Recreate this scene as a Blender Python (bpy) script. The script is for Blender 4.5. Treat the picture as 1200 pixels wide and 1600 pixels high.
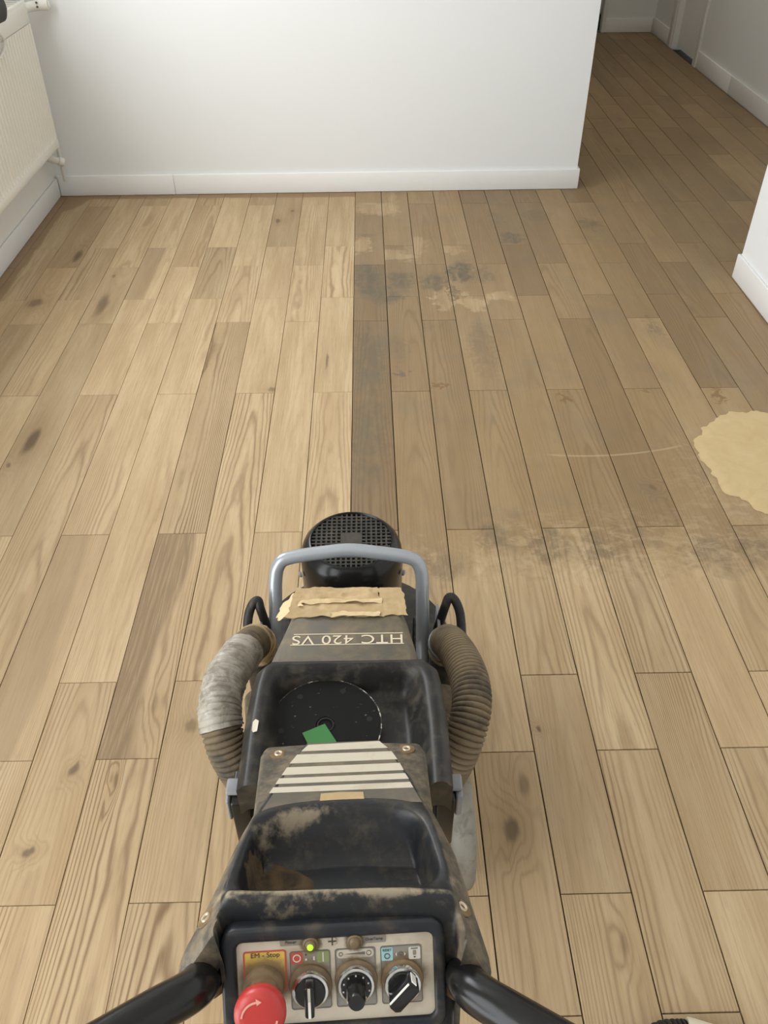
import bpy, bmesh, math, random
from mathutils import Vector, Matrix, noise as mnoise

# ------------------------------------------------------------------ clear
for o in list(bpy.data.objects):
    bpy.data.objects.remove(o, do_unlink=True)
scene = bpy.context.scene
C = scene.collection

# ------------------------------------------------------------------ camera
PITCH, YAW, ROLL = 0.7042, 0.0201, -0.0013
CAM = Vector((0.0565, 0.0, 1.5185))
fw = Vector((math.sin(YAW)*math.cos(PITCH), math.cos(YAW)*math.cos(PITCH), -math.sin(PITCH)))
rt = Vector((math.cos(YAW), -math.sin(YAW), 0.0))
up = rt.cross(fw)
r2 = rt*math.cos(ROLL) + up*math.sin(ROLL)
u2 = up*math.cos(ROLL) - rt*math.sin(ROLL)
cd = bpy.data.cameras.new('camera')
cd.sensor_fit = 'VERTICAL'; cd.sensor_height = 32.0; cd.lens = 1317.05*32.0/1600.0
cd.clip_start = 0.02; cd.clip_end = 60
cam = bpy.data.objects.new('camera', cd); C.objects.link(cam)
M3 = Matrix((r2, u2, -fw)).transposed()
cam.matrix_world = Matrix.Translation(CAM) @ M3.to_4x4()
scene.camera = cam

# ------------------------------------------------------------------ world
world = bpy.data.worlds.new('world'); scene.world = world
world.use_nodes = True
bg = world.node_tree.nodes['Background']
bg.inputs[0].default_value = (0.80, 0.88, 1.0, 1); bg.inputs[1].default_value = 1.0

# ------------------------------------------------------------------ daylight through the windows of the left wall
# (opening y0, y1, z0, z1, watts)
WINDOWS = [(1.75, 3.62, 0.98, 2.30, 62.0), (-1.35, 0.75, 0.06, 2.30, 74.0)]
XL = -1.475                       # inner face of the left wall
for i, (y0, y1, z0, z1, w) in enumerate(WINDOWS):
    ld = bpy.data.lights.new('daylight', 'AREA'); ld.shape = 'RECTANGLE'
    ld.size = (z1-z0)-0.16; ld.size_y = (y1-y0)-0.16; ld.energy = w; ld.color = (0.965, 0.992, 1.0)
    lo = bpy.data.objects.new('daylight', ld); C.objects.link(lo)
    lo.location = (XL-0.045, (y0+y1)/2, (z0+z1)/2)
    lo.rotation_euler = (0, -math.radians(90), 0)      # faces +X, into the room

# added fill light under the hall ceiling, out of view, brightens the dim hall
ld = bpy.data.lights.new('hall_fill', 'AREA'); ld.shape = 'DISK'; ld.size = 0.36; ld.energy = 9.0; ld.color = (1.0, 0.90, 0.74)
lo = bpy.data.objects.new('hall_fill', ld); C.objects.link(lo); lo.location = (1.85, 6.0, 2.44)

# ------------------------------------------------------------------ exposure
vs = scene.view_settings
vs.view_transform = 'Standard'; vs.look = 'None'; vs.gamma = 1.0; vs.use_curve_mapping = False
vs.exposure = -0.18
scene.cycles.max_bounces = 7; scene.cycles.diffuse_bounces = 5; scene.cycles.glossy_bounces = 3; scene.cycles.transmission_bounces = 3

# ================================================================== helpers
def new_obj(name, me, parent=None, label=None, cat=None, group=None, kind=None):
    o = bpy.data.objects.new(name, me); C.objects.link(o)
    if parent is not None: o.parent = parent
    if label: o['label'] = label
    if cat: o['category'] = cat
    if group: o['group'] = group
    if kind: o['kind'] = kind
    return o

def mesh(verts, faces, mat=None, smooth=False, off=(0, 0, 0), angle=None):
    me = bpy.data.meshes.new('mesh')
    ox, oy, oz = off
    me.from_pydata([(v[0]-ox, v[1]-oy, v[2]-oz) for v in verts], [], faces)
    if mat: me.materials.append(mat)
    bm = bmesh.new(); bm.from_mesh(me)
    bmesh.ops.recalc_face_normals(bm, faces=bm.faces)
    bm.to_mesh(me); bm.free()
    if smooth:
        for p in me.polygons: p.use_smooth = True
        if angle is not None:
            me.set_sharp_from_angle(angle=math.radians(angle))
    me.update()
    return me

class MB:
    """collects shapes into one mesh"""
    def __init__(s): s.v = []; s.f = []
    def add(s, vs_, fs):
        n = len(s.v); s.v += [tuple(p) for p in vs_]; s.f += [tuple(i+n for i in f) for f in fs]; return s
    def box(s, x0, x1, y0, y1, z0, z1):
        v = [(x, y, z) for z in (z0, z1) for y in (y0, y1) for x in (x0, x1)]
        return s.add(v, [(0, 2, 3, 1), (4, 5, 7, 6), (0, 1, 5, 4), (2, 6, 7, 3), (0, 4, 6, 2), (1, 3, 7, 5)])
    def obox(s, c, ax, ay, az, hx, hy, hz):
        c = Vector(c); v = []
        for k in (-1, 1):
            for j in (-1, 1):
                for i in (-1, 1):
                    v.append(c + Vector(ax)*hx*i + Vector(ay)*hy*j + Vector(az)*hz*k)
        return s.add(v, [(0, 2, 3, 1), (4, 5, 7, 6), (0, 1, 5, 4), (2, 6, 7, 3), (0, 4, 6, 2), (1, 3, 7, 5)])
    def lathe(s, prof, seg=32, c=(0, 0, 0), ax=(0, 0, 1), caps=True):
        """prof: list of (radius, height) along axis ax through c"""
        a = Vector(ax).normalized()
        e = Vector((1, 0, 0)) if abs(a.x) < 0.9 else Vector((0, 1, 0))
        e1 = (e - a*e.dot(a)).normalized(); e2 = a.cross(e1); c = Vector(c)
        n0 = len(s.v); vs_ = []
        for r, h in prof:
            for k in range(seg):
                t = 2*math.pi*k/seg
                vs_.append(c + a*h + (e1*math.cos(t)+e2*math.sin(t))*r)
        fs = []
        for i in range(len(prof)-1):
            for k in range(seg):
                k2 = (k+1) % seg
                fs.append((i*seg+k, i*seg+k2, (i+1)*seg+k2, (i+1)*seg+k))
        if caps:
            fs.append(tuple(range(seg))); b = (len(prof)-1)*seg; fs.append(tuple(b+k for k in range(seg)))
        return s.add(vs_, fs)
    def tube(s, pts, r, seg=16, caps=True):
        pts = [Vector(p) for p in pts]; n = len(pts)
        rf = r if callable(r) else (lambda i, n_: r)
        tan = [(pts[min(i+1, n-1)]-pts[max(i-1, 0)]).normalized() for i in range(n)]
        e = Vector((0, 0, 1)) if abs(tan[0].z) < 0.9 else Vector((1, 0, 0))
        nrm = (e - tan[0]*e.dot(tan[0])).normalized(); vs_ = []
        for i in range(n):
            nrm = (nrm - tan[i]*nrm.dot(tan[i])).normalized(); b = tan[i].cross(nrm); rr = rf(i, n)
            for k in range(seg):
                t = 2*math.pi*k/seg
                vs_.append(pts[i] + (nrm*math.cos(t)+b*math.sin(t))*rr)
        fs = []
        for i in range(n-1):
            for k in range(seg):
                k2 = (k+1) % seg
                fs.append((i*seg+k, i*seg+k2, (i+1)*seg+k2, (i+1)*seg+k))
        if caps:
            fs.append(tuple(range(seg))); fs.append(tuple((n-1)*seg+k for k in range(seg)))
        return s.add(vs_, fs)
    def prism(s, outline, z0, z1, fn=None):
        """outline list of 2-D points, extruded; fn maps (a, b, h) to world"""
        fn = fn or (lambda a, b, h: (a, b, h)); n = len(outline)
        v = [fn(a, b, z0) for a, b in outline] + [fn(a, b, z1) for a, b in outline]
        f = [tuple(range(n)), tuple(range(n, 2*n))] + [(i, (i+1) % n, n+(i+1) % n, n+i) for i in range(n)]
        return s.add(v, f)
    def ring(s, outer, inner, z0, z1, fn=None):
        """frame between two outlines with the same point count"""
        fn = fn or (lambda a, b, h: (a, b, h)); n = len(outer)
        v = [fn(a, b, h) for h in (z0, z1) for l in (outer, inner) for a, b in l]
        f = []
        for i in range(n):
            j = (i+1) % n
            f += [(i, j, n+j, n+i), (2*n+i, 2*n+j, 3*n+j, 3*n+i), (i, j, 2*n+j, 2*n+i), (n+i, n+j, 3*n+j, 3*n+i)]
        return s.add(v, f)
    def mesh(s, mat, smooth=False, off=(0, 0, 0), angle=35):
        return mesh(s.v, s.f, mat, smooth, off, angle)

def bevel(me, w, seg=2, angle=40):
    bm = bmesh.new(); bm.from_mesh(me)
    es = [e for e in bm.edges if len(e.link_faces) == 2 and e.calc_face_angle(0) > math.radians(angle)]
    bmesh.ops.bevel(bm, geom=es, offset=w, segments=seg, profile=0.5, affect='EDGES', clamp_overlap=True)
    bmesh.ops.recalc_face_normals(bm, faces=bm.faces)
    bm.to_mesh(me); bm.free()
    for p in me.polygons: p.use_smooth = True
    me.set_sharp_from_angle(angle=math.radians(50))
    return me

def spline(pts, n=12):
    """Catmull-Rom through pts"""
    P = [Vector(p) for p in pts]; P = [P[0]*2-P[1]] + P + [P[-1]*2-P[-2]]; out = []
    for i in range(1, len(P)-2):
        for k in range(n):
            t = k/n; a, b, c, d = P[i-1], P[i], P[i+1], P[i+2]
            out.append(0.5*((2*b) + (c-a)*t + (2*a-5*b+4*c-d)*t*t + (3*b-a-3*c+d)*t**3))
    out.append(P[-2]); return out

def resample(pts, step):
    out = [pts[0]]; acc = 0.0
    for a, b in zip(pts, pts[1:]):
        L = (b-a).length; d = step-acc
        while d <= L:
            out.append(a.lerp(b, d/L)); d += step
        acc = L-(d-step)
    return out

def rrect(x0, x1, y0, y1, r, n=5):
    o = []
    for cx, cy, a0 in ((x1-r, y1-r, 0), (x0+r, y1-r, 90), (x0+r, y0+r, 180), (x1-r, y0+r, 270)):
        for k in range(n+1):
            a = math.radians(a0+90*k/n); o.append((cx+r*math.cos(a), cy+r*math.sin(a)))
    return o

def interp(x, tab):
    if x <= tab[0][0]: return tab[0][1]
    for (a, b), (c, d) in zip(tab, tab[1:]):
        if x <= c: return b+(d-b)*(x-a)/(c-a)
    return tab[-1][1]

def sstep(a, b, x):
    t = max(0.0, min(1.0, (x-a)/(b-a))); return t*t*(3-2*t)

# ================================================================== node helper
class NT:
    def __init__(s, name):
        s.m = bpy.data.materials.new(name); s.m.use_nodes = True
        s.t = s.m.node_tree; s.b = s.t.nodes['Principled BSDF']
    def n(s, typ, **kw):
        nd = s.t.nodes.new(typ)
        for k, v in kw.items(): setattr(nd, k, v)
        return nd
    def put(s, sock, val):
        if val is None: return
        if isinstance(val, bpy.types.NodeSocket): s.t.links.new(val, sock)
        else:
            if sock.type == 'RGBA' and len(val) == 3: val = (*val, 1)
            sock.default_value = val
    def math(s, op, a, b=None, c=None, clamp=False):
        nd = s.n('ShaderNodeMath', operation=op, use_clamp=clamp)
        s.put(nd.inputs[0], a); s.put(nd.inputs[1], b)
        if c is not None: s.put(nd.inputs[2], c)
        return nd.outputs[0]
    def add(s, a, b): return s.math('ADD', a, b)
    def sub(s, a, b): return s.math('SUBTRACT', a, b)
    def mul(s, a, b): return s.math('MULTIPLY', a, b)
    def mx(s, a, b): return s.math('MAXIMUM', a, b)
    def smooth(s, x, a, b, lo=0.0, hi=1.0):
        nd = s.n('ShaderNodeMapRange', interpolation_type='SMOOTHSTEP')
        for i, v in enumerate((x, a, b, lo, hi)): s.put(nd.inputs[i], v)
        return nd.outputs[0]
    def lin(s, x, a, b, lo=0.0, hi=1.0):
        nd = s.n('ShaderNodeMapRange')
        for i, v in enumerate((x, a, b, lo, hi)): s.put(nd.inputs[i], v)
        return nd.outputs[0]
    def xyz(s, x, y, z):
        nd = s.n('ShaderNodeCombineXYZ')
        for i, v in enumerate((x, y, z)): s.put(nd.inputs[i], v)
        return nd.outputs[0]
    def sep(s, v):
        nd = s.n('ShaderNodeSeparateXYZ'); s.put(nd.inputs[0], v); return nd.outputs
    def noise(s, vec, scale=1.0, detail=2.0, rough=0.5, dist=0.0):
        nd = s.n('ShaderNodeTexNoise'); s.put(nd.inputs['Vector'], vec)
        nd.inputs['Scale'].default_value = scale; nd.inputs['Detail'].default_value = detail
        nd.inputs['Roughness'].default_value = rough; nd.inputs['Distortion'].default_value = dist
        return nd.outputs['Fac']
    def mix(s, f, a, b, mode='MIX'):
        nd = s.n('ShaderNodeMix', data_type='RGBA', blend_type=mode)
        s.put(nd.inputs[0], f); s.put(nd.inputs[6], a); s.put(nd.inputs[7], b); return nd.outputs[2]
    def attr(s, name):
        nd = s.n('ShaderNodeAttribute', attribute_type='OBJECT', attribute_name=name); return nd.outputs['Fac']
    def scale(s, v, k):
        nd = s.n('ShaderNodeVectorMath', operation='MULTIPLY'); s.put(nd.inputs[0], v); nd.inputs[1].default_value = k; return nd.outputs[0]
    def blob(s, vec, x, y, rx, ry, soft=0.45):
        a = s.n('ShaderNodeVectorMath', operation='SUBTRACT'); s.put(a.inputs[0], vec); a.inputs[1].default_value = (x, y, 0)
        b = s.n('ShaderNodeVectorMath', operation='MULTIPLY'); s.put(b.inputs[0], a.outputs[0]); b.inputs[1].default_value = (1/rx, 1/ry, 0)
        c = s.n('ShaderNodeVectorMath', operation='LENGTH'); s.put(c.inputs[0], b.outputs[0])
        return s.smooth(c.outputs['Value'], 1.0, 1.0-soft)
    def bump(s, h, strength=0.3, dist=0.001):
        nd = s.n('ShaderNodeBump'); nd.inputs['Strength'].default_value = strength; nd.inputs['Distance'].default_value = dist
        s.put(nd.inputs['Height'], h); s.put(s.b.inputs['Normal'], nd.outputs[0])
    def set(s, col=None, rough=None, metal=None, spec=None, emit=None):
        i = s.b.inputs
        s.put(i['Base Color'], col); s.put(i['Roughness'], rough); s.put(i['Metallic'], metal); s.put(i['Specular IOR Level'], spec)
        if emit: s.put(i['Emission Color'], emit[0]); i['Emission Strength'].default_value = emit[1]
        return s.m

def flat(name, col, rough=0.5, metal=0.0, spec=0.5):
    return NT(name).set(col, rough, metal, spec)

def grimy(name, col, dust, amount=0.5, scale=14.0, rough=0.5, lo=0.45, hi=0.7, spec=0.4, metal=0.0, bump=0.15, fine=70.0):
    """a surface colour with dried dust and smears in irregular patches"""
    t = NT(name); g = t.n('ShaderNodeNewGeometry').outputs['Position']
    n1 = t.noise(g, scale, 5.0, 0.62, 0.6); n2 = t.noise(g, fine, 3.0, 0.6)
    m = t.mul(t.smooth(t.add(t.mul(n1, 0.75), t.mul(n2, 0.25)), lo, hi), amount)
    c = t.mix(m, col, dust)
    t.bump(n2, bump, 0.001)
    return t.set(c, t.add(t.mul(m, 0.4), rough), metal, spec)

# ================================================================== materials
def paint(name, col, rough=0.55, b=0.12):
    t = NT(name); g = t.n('ShaderNodeNewGeometry').outputs['Position']
    n1 = t.noise(g, 220.0, 2.0); n2 = t.noise(g, 1.3, 3.0)
    c = t.mix(t.mul(n2, 0.10), col, tuple(k*0.86 for k in col))
    t.bump(n1, b, 0.0006)
    return t.set(c, rough, 0.0, 0.35)
M_WALL = paint('white_wall_paint', (0.80, 0.812, 0.815))
M_LEFTWALL = paint('warm_white_wall_paint', (0.80, 0.785, 0.74))
M_TRIM = paint('white_trim_paint', (0.84, 0.84, 0.83), 0.4, 0.05)
M_CEIL = paint('ceiling_paint', (0.85, 0.85, 0.84), 0.7)
M_RAD = paint('radiator_enamel', (0.80, 0.77, 0.69), 0.35, 0.03)
M_VALVE = paint('painted_valve', (0.74, 0.72, 0.66), 0.5, 0.1)
M_SUB = flat('subfloor_dark', (0.035, 0.022, 0.012), 0.9)
M_FRAME = paint('window_frame_paint', (0.8, 0.8, 0.8), 0.4, 0.05)
t = NT('window_glass'); t.b.inputs['Transmission Weight'].default_value = 1.0; t.b.inputs['IOR'].default_value = 1.45
M_GLASS = t.set((0.95, 0.97, 0.97), 0.02)

def oak(worn):
    """sanded oak; worn = True adds the old brown finish, stains and dust of the part not yet sanded"""
    t = NT('oak_plank_worn' if worn else 'oak_plank')
    pos = t.n('ShaderNodeNewGeometry').outputs['Position']; x, y, z = t.sep(pos)
    oi = t.n('ShaderNodeObjectInfo'); lx, ly, lz = t.sep(oi.outputs['Location'])
    seed = t.mul(oi.outputs['Random'], 53.0)
    tone = t.attr('tone'); ringy = t.attr('ringy'); k1 = t.attr('run'); u0 = t.attr('heart'); warmth = t.attr('warmth'); dark = t.attr('darkheart')
    flatp = t.xyz(x, y, 0.0)
    def vattr(name):
        nd = t.n('ShaderNodeAttribute', attribute_type='OBJECT', attribute_name=name); return nd.outputs['Vector']
    def spot(vec, name, soft):
        """ellipse from two object properties: <name> = (x, y, 0), <name>_r = (1/rx, 1/ry, strength)"""
        a = t.n('ShaderNodeVectorMath', operation='SUBTRACT'); t.put(a.inputs[0], vec); t.put(a.inputs[1], vattr(name))
        rr = vattr(name+'_r'); ix, iy, am = t.sep(rr)
        b_ = t.n('ShaderNodeVectorMath', operation='MULTIPLY'); t.put(b_.inputs[0], a.outputs[0]); t.put(b_.inputs[1], t.xyz(ix, iy, 0.0))
        c = t.n('ShaderNodeVectorMath', operation='LENGTH'); t.put(c.inputs[0], b_.outputs[0])
        return c.outputs['Value'], am
    # growth rings, warped along the board
    n1 = t.noise(t.xyz(t.add(t.mul(x, 7.5), seed), t.add(t.mul(y, 1.15), seed), seed), 1.0, 2.0, 0.5)
    n1b = t.noise(t.xyz(t.add(t.mul(x, 38.0), seed), t.add(t.mul(y, 9.0), seed), seed), 1.0, 2.0, 0.5)
    u = t.math('DIVIDE', t.sub(x, lx), 0.13); du = t.sub(u, u0)
    wv = t.n('ShaderNodeVectorMath', operation='ADD'); t.put(wv.inputs[0], flatp)
    t.put(wv.inputs[1], t.xyz(t.mul(t.sub(n1b, .5), .022), t.mul(t.sub(n1b, .5), .05), 0.0)); kv = wv.outputs[0]
    ksum = None; kwide = None
    for nm in ('knot_a', 'knot_b'):
        d, am = spot(kv, nm, .9)
        b_ = t.mul(t.smooth(d, 0.95, 0.30), am); w_ = t.mul(t.smooth(d, 3.0, 0.2), am)
        ksum = b_ if ksum is None else t.mx(ksum, b_); kwide = w_ if kwide is None else t.mx(kwide, w_)
    g = t.add(t.add(t.mul(y, k1), t.mul(t.mul(du, du), 17.0)), t.add(t.mul(n1, 5.0), t.mul(n1b, 0.7)))
    g = t.add(g, t.mul(kwide, 3.5))
    sn = t.add(t.mul(t.math('SINE', t.mul(g, 6.2832)), 0.5), 0.5)
    ring = t.math('POWER', sn, 3.0)
    fade = t.smooth(n1, 0.34, 0.60, 0.35, 1.0)
    ring = t.mul(t.mul(ring, fade), ringy)
    fib = t.noise(t.xyz(t.mul(x, 300.0), t.add(t.mul(y, 6.0), seed), seed), 1.0, 3.0, 0.65)
    pore = t.smooth(t.noise(t.xyz(t.mul(x, 760.0), t.mul(y, 24.0), seed), 1.0, 1.0), 0.60, 0.78)
    broad = t.noise(t.xyz(t.add(t.mul(x, 18.0), seed), t.add(t.mul(y, 1.6), seed), 0.0), 1.0, 3.0, .6)
    base = t.mix(t.smooth(broad, .3, .7), (0.405, 0.288, 0.160), (0.500, 0.376, 0.226))
    base = t.mix(warmth, base, (0.355, 0.238, 0.122))
    base = t.mix(t.mul(ring, 0.66), base, (0.215, 0.135, 0.070))
    base = t.mix(t.smooth(fib, 0.48, 0.78, 0.0, 0.42), base, (0.235, 0.150, 0.080))
    base = t.mix(t.smooth(fib, 0.46, 0.22, 0.0, 0.28), base, (0.52, 0.39, 0.245))
    base = t.mix(t.mul(pore, 0.30), base, (0.17, 0.105, 0.055))
    dh = t.mul(t.smooth(t.add(u, t.mul(t.sub(n1, .5), 1.1)), 0.22, 0.04), dark)
    base = t.mix(t.mul(dh, 0.80), base, t.mix(t.mul(sn, t.smooth(fib, .3, .7)), (0.165, 0.105, 0.058), (0.34, 0.235, 0.140)))
    base = t.mix(t.mul(kwide, 0.40), base, (0.25, 0.160, 0.078))
    base = t.mix(t.mul(ksum, 0.80), base, (0.092, 0.060, 0.034))
    hv = t.n('ShaderNodeHueSaturation'); t.put(hv.inputs['Color'], base); t.put(hv.inputs['Value'], t.add(tone, 1.0)); sanded = hv.outputs[0]
    e1 = t.noise(flatp, 9.0, 4.0, 0.6)
    OLD = t.mix(e1, (0.225, 0.138, 0.062), (0.300, 0.198, 0.102))
    lum = t.n('ShaderNodeHueSaturation'); t.put(lum.inputs['Color'], sanded); lum.inputs['Value'].default_value = 0.72; lum.inputs['Saturation'].default_value = 1.12
    dirty = t.mix(0.38, lum.outputs[0], OLD)
    if not worn:
        # narrow strip along the skirting that the round head could not reach
        edge = t.mul(t.sub(e1, .5), .05)
        dl = t.sub(t.add(x, 1.463), edge); db = t.sub(t.sub(4.25, y), edge)
        cr = t.n('ShaderNodeVectorMath', operation='LENGTH'); t.put(cr.inputs[0], t.xyz(t.mul(t.add(x, 1.475), 5.6), t.mul(t.sub(y, 4.262), 4.2), 0.0))
        bor = t.mx(t.smooth(dl, .072, .060), t.mx(t.smooth(db, .045, .033), t.smooth(t.add(cr.outputs['Value'], t.mul(edge, 6.0)), 1.0, .92)))
        old = bor; col = t.mix(old, sanded, OLD)
    else:
        e2 = t.noise(flatp, 34.0, 4.0, 0.65, 0.8)
        cw = t.n('ShaderNodeVectorMath', operation='ADD'); t.put(cw.inputs[0], flatp)
        t.put(cw.inputs[1], t.xyz(t.mul(t.sub(e2, .5), .15), t.mul(t.sub(e1, .5), .24), 0.0)); cwv = cw.outputs[0]
        yy = t.add(y, t.add(t.mul(t.sub(e1, .5), .12), t.mul(t.sub(e2, .5), .36)))
        ymask = t.smooth(yy, 1.48, 1.70)
        clr = None
        for nm in ('clear_a', 'clear_b'):
            d, am = spot(cwv, nm, .3); b_ = t.mul(t.smooth(d, 1.0, .62), am); clr = b_ if clr is None else t.mx(clr, b_)
        old = t.mul(ymask, t.sub(1.0, clr))
        hz2 = t.smooth(t.noise(flatp, 5.0, 5.0, 0.62, .4), .46, .72)
        dirty = t.mix(t.mul(hz2, .35), dirty, (0.185, 0.145, 0.098))
        dv = t.n('ShaderNodeHueSaturation'); t.put(dv.inputs['Color'], dirty); t.put(dv.inputs['Value'], t.add(t.mul(tone, .8), 1.0)); dirty = dv.outputs[0]
        streak = t.smooth(t.noise(t.xyz(t.mul(x, 34.0), t.mul(y, 15.0), 3.0), 1.0, 5.0, .68, .6), .32, .60)
        st = None
        for nm in ('stain_a', 'stain_b', 'stain_c'):
            d, am = spot(cwv, nm, .75); b_ = t.mul(t.smooth(d, 1.0, .40), am); st = b_ if st is None else t.mx(st, b_)
        col = t.mix(old, sanded, dirty)
        col = t.mix(t.mul(st, t.add(t.mul(streak, .70), .25)), col, (0.112, 0.090, 0.058))
        d, am = spot(cwv, 'rust', .5)
        col = t.mix(t.mul(t.mul(t.smooth(d, 1.0, .5), am), .7), col, (0.165, 0.082, 0.022))
        # dust smeared round the heap, at the sanding front and along one scratch
        dn = t.smooth(t.noise(t.xyz(t.mul(x, 20.0), t.mul(y, 28.0), 0.0), 1.0, 6.0, .68, .7), .44, .68)
        hp_ = t.n('ShaderNodeVectorMath', operation='LENGTH'); t.put(hp_.inputs[0], t.xyz(t.mul(t.sub(x, 1.22), 2.6), t.mul(t.sub(y, 1.90), 2.2), 0.0))
        sm = t.mx(t.smooth(hp_.outputs['Value'], 1.0, .3), t.mul(t.mul(t.smooth(y, 1.45, 1.6), t.smooth(y, 1.86, 1.66)), t.smooth(x, .3, .5)))
        col = t.mix(t.mul(t.mul(sm, dn), .50), col, (0.46, 0.345, 0.20))
        arc = t.math('ABSOLUTE', t.sub(y, t.add(2.035, t.mul(t.math('POWER', t.sub(x, .72), 2.0), .55))))
        col = t.mix(t.mul(t.mul(t.smooth(arc, .006, .002), t.mul(t.smooth(x, .58, .62), t.smooth(x, 1.03, .98))), .4), col, (0.48, 0.36, 0.21))
    rough = t.add(t.mul(old, -.16), .64)
    t.bump(t.add(t.mul(fib, .5), t.mul(ring, -.3)), 0.12, 0.0006)
    return t.set(col, rough, 0.0, t.add(t.mul(old, .12), .28))
M_OAK = oak(False); M_OAKW = oak(True)
KNOTS = [(-0.99, 2.15, .028, .085, 1), (0.32, 0.84, .022, .040, .9), (-0.36, 3.91, .020, .035, .8), (-0.09, 2.62, .009, .075, .8), (0.87, 1.88, .018, .020, .9),
         (-0.425, 1.15, .010, .05, .5), (-1.20, 3.53, .024, .085, .9), (-0.985, 3.07, .032, .13, .75), (-0.27, 2.43, .022, .02, .7), (-0.335, 1.09, .022, .022, .6),
         (-0.56, 0.985, .014, .018, .8), (-0.60, 0.81, .016, .014, .8), (0.86, 1.01, .012, .012, .8), (0.41, 1.07, .009, .010, .9), (-0.30, 4.03, .010, .02, .7),
         (0.355, 0.93, .012, .045, .6), (0.335, 0.745, .010, .03, .7), (-0.565, 0.74, .005, .03, .8), (-0.96, 2.52, .010, .012, .9),
         (-0.47, 0.955, .006, .035, .8), (-1.02, 2.03, .012, .02, .7), (0.485, 0.62, .010, .03, .4), (-1.25, 3.09, .045, .05, .7),
         (-0.995, 3.33, .012, .02, .6), (0.91, 3.10, .012, .03, .7), (1.47, 4.9, .02, .06, .7), (2.2, 6.9, .03, .08, .7), (1.62, 5.5, .02, .06, .7)]
CLEARS = [(0.10, 4.05, .13, .10, .85), (0.17, 3.50, .13, .07, .9), (0.03, 3.62, .05, .12, .9), (0.36, 3.08, .05, .12, .9), (0.46, 3.06, .09, .07, .9), (0.57, 3.10, .07, .06, .8),
          (0.27, 3.62, .06, .10, .6), (0.43, 3.56, .06, .05, .6), (0.19, 4.10, .04, .20, .5)]
STAINS = [(0.06, 3.26, .08, .20, .95), (0.12, 3.13, .11, .10, .8), (0.19, 3.26, .08, .11, .8), (0.165, 2.53, .028, .045, .8), (0.44, 3.33, .08, .13, 1.0), (0.33, 3.24, .075, .11, .8),
          (0.54, 3.30, .06, .10, .55), (0.40, 3.13, .03, .08, .8), (0.47, 2.68, .065, .24, .42), (0.71, 3.68, .07, .08, .75), (0.66, 3.90, .05, .14, .3), (1.09, 3.83, .07, .08, .6),
          (0.06, 2.62, .08, .32, .65), (0.05, 2.15, .08, .34, .55), (0.25, 1.58, .07, .09, .5), (0.39, 1.66, .06, .09, .5), (0.53, 1.64, .07, .08, .6), (0.66, 1.62, .06, .07, .5),
          (0.95, 1.60, .10, .09, .5), (0.80, 1.66, .07, .05, .4), (1.06, 1.62, .07, .10, .5), (0.86, 3.95, .10, .10, .35), (0.28, 2.86, .05, .06, .35), (1.13, 2.82, .03, .11, .6), (0.155, 2.70, .05, .13, .35),
          (0.05, 3.72, .04, .06, .5), (1.95, 5.1, .05, .15, .4)]
RUSTS = [(0.295, 2.44, .016, .05, 1), (0.70, 2.37, .020, .06, 1), (0.985, 2.40, .022, .03, .8), (1.215, 2.37, .022, .075, 1), (0.97, 3.08, .016, .018, .9)]
def spots(o, x0, x1, y0, y1):
    """gives a plank the marks that lie on it"""
    for lst, names, m in ((KNOTS, ('knot_a', 'knot_b'), 0), (CLEARS, ('clear_a', 'clear_b'), 1), (STAINS, ('stain_a', 'stain_b', 'stain_c'), 1), (RUSTS, ('rust',), 0)):
        hit = []
        for (x, y, rx, ry, a) in lst:
            gx, gy = (rx, ry) if m else (0.0, 0.0)
            if x0-gx < x < x1+gx and y0-gy < y < y1+gy:
                ox = min(x1, x+rx)-max(x0, x-rx); oy = min(y1, y+ry)-max(y0, y-ry); hit.append((ox*oy*a, (x, y, rx, ry, a)))
        hit.sort(reverse=True)
        for k, nm in enumerate(names):
            x, y, rx, ry, a = hit[k][1] if k < len(hit) else (0, -50, .01, .01, 0)
            o[nm] = [float(x), float(y), 0.0]; o[nm+'_r'] = [1/rx, 1/ry, float(a)]

DUST = (0.30, 0.225, 0.130)
M_BLACK = grimy('dusty_black_plastic', (0.0125, 0.012, 0.011), (0.15, 0.125, 0.085), 0.42, 30.0, 0.42, 0.44, 0.74, spec=0.35)
M_CASE = grimy('worn_blue_black_plastic', (0.013, 0.016, 0.021), (0.13, 0.10, 0.062), 0.55, 26.0, 0.40, 0.47, 0.72, spec=0.4)
def housing():
    t = NT('worn_housing'); g = t.n('ShaderNodeNewGeometry').outputs['Position']
    def ga(n_): nd = t.n('ShaderNodeAttribute', attribute_type='GEOMETRY', attribute_name=n_); return nd.outputs['Fac']
    n1 = t.noise(g, 27.0, 5.0, .62, .5); n2 = t.noise(g, 110.0, 4.0, .65)
    nn = t.add(t.mul(n1, .65), t.mul(n2, .35)); fl_ = ga('flange')
    c1 = t.mix(t.mul(t.smooth(nn, .47, .70), .45), (0.0100, 0.0112, 0.0135), (0.100, 0.078, 0.048))
    c2 = t.mix(t.mul(t.smooth(nn, .38, .66), .85), (0.050, 0.043, 0.033), (0.20, 0.155, 0.095))
    c = t.mix(fl_, c1, c2)
    m = t.mul(t.smooth(t.add(nn, t.mul(ga('dust'), .22)), .56, .74), ga('dust'))
    c = t.mix(m, c, (0.30, 0.245, 0.165))
    t.bump(n2, .15, .001)
    return t.set(c, t.add(t.mul(t.mx(m, fl_), .25), .40), 0.0, .38)
M_HOUSE = housing()
M_GREY = grimy('dusty_grey_cover', (0.105, 0.092, 0.072), (0.21, 0.165, 0.10), 0.75, 22.0, 0.62, 0.42, 0.68)
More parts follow.
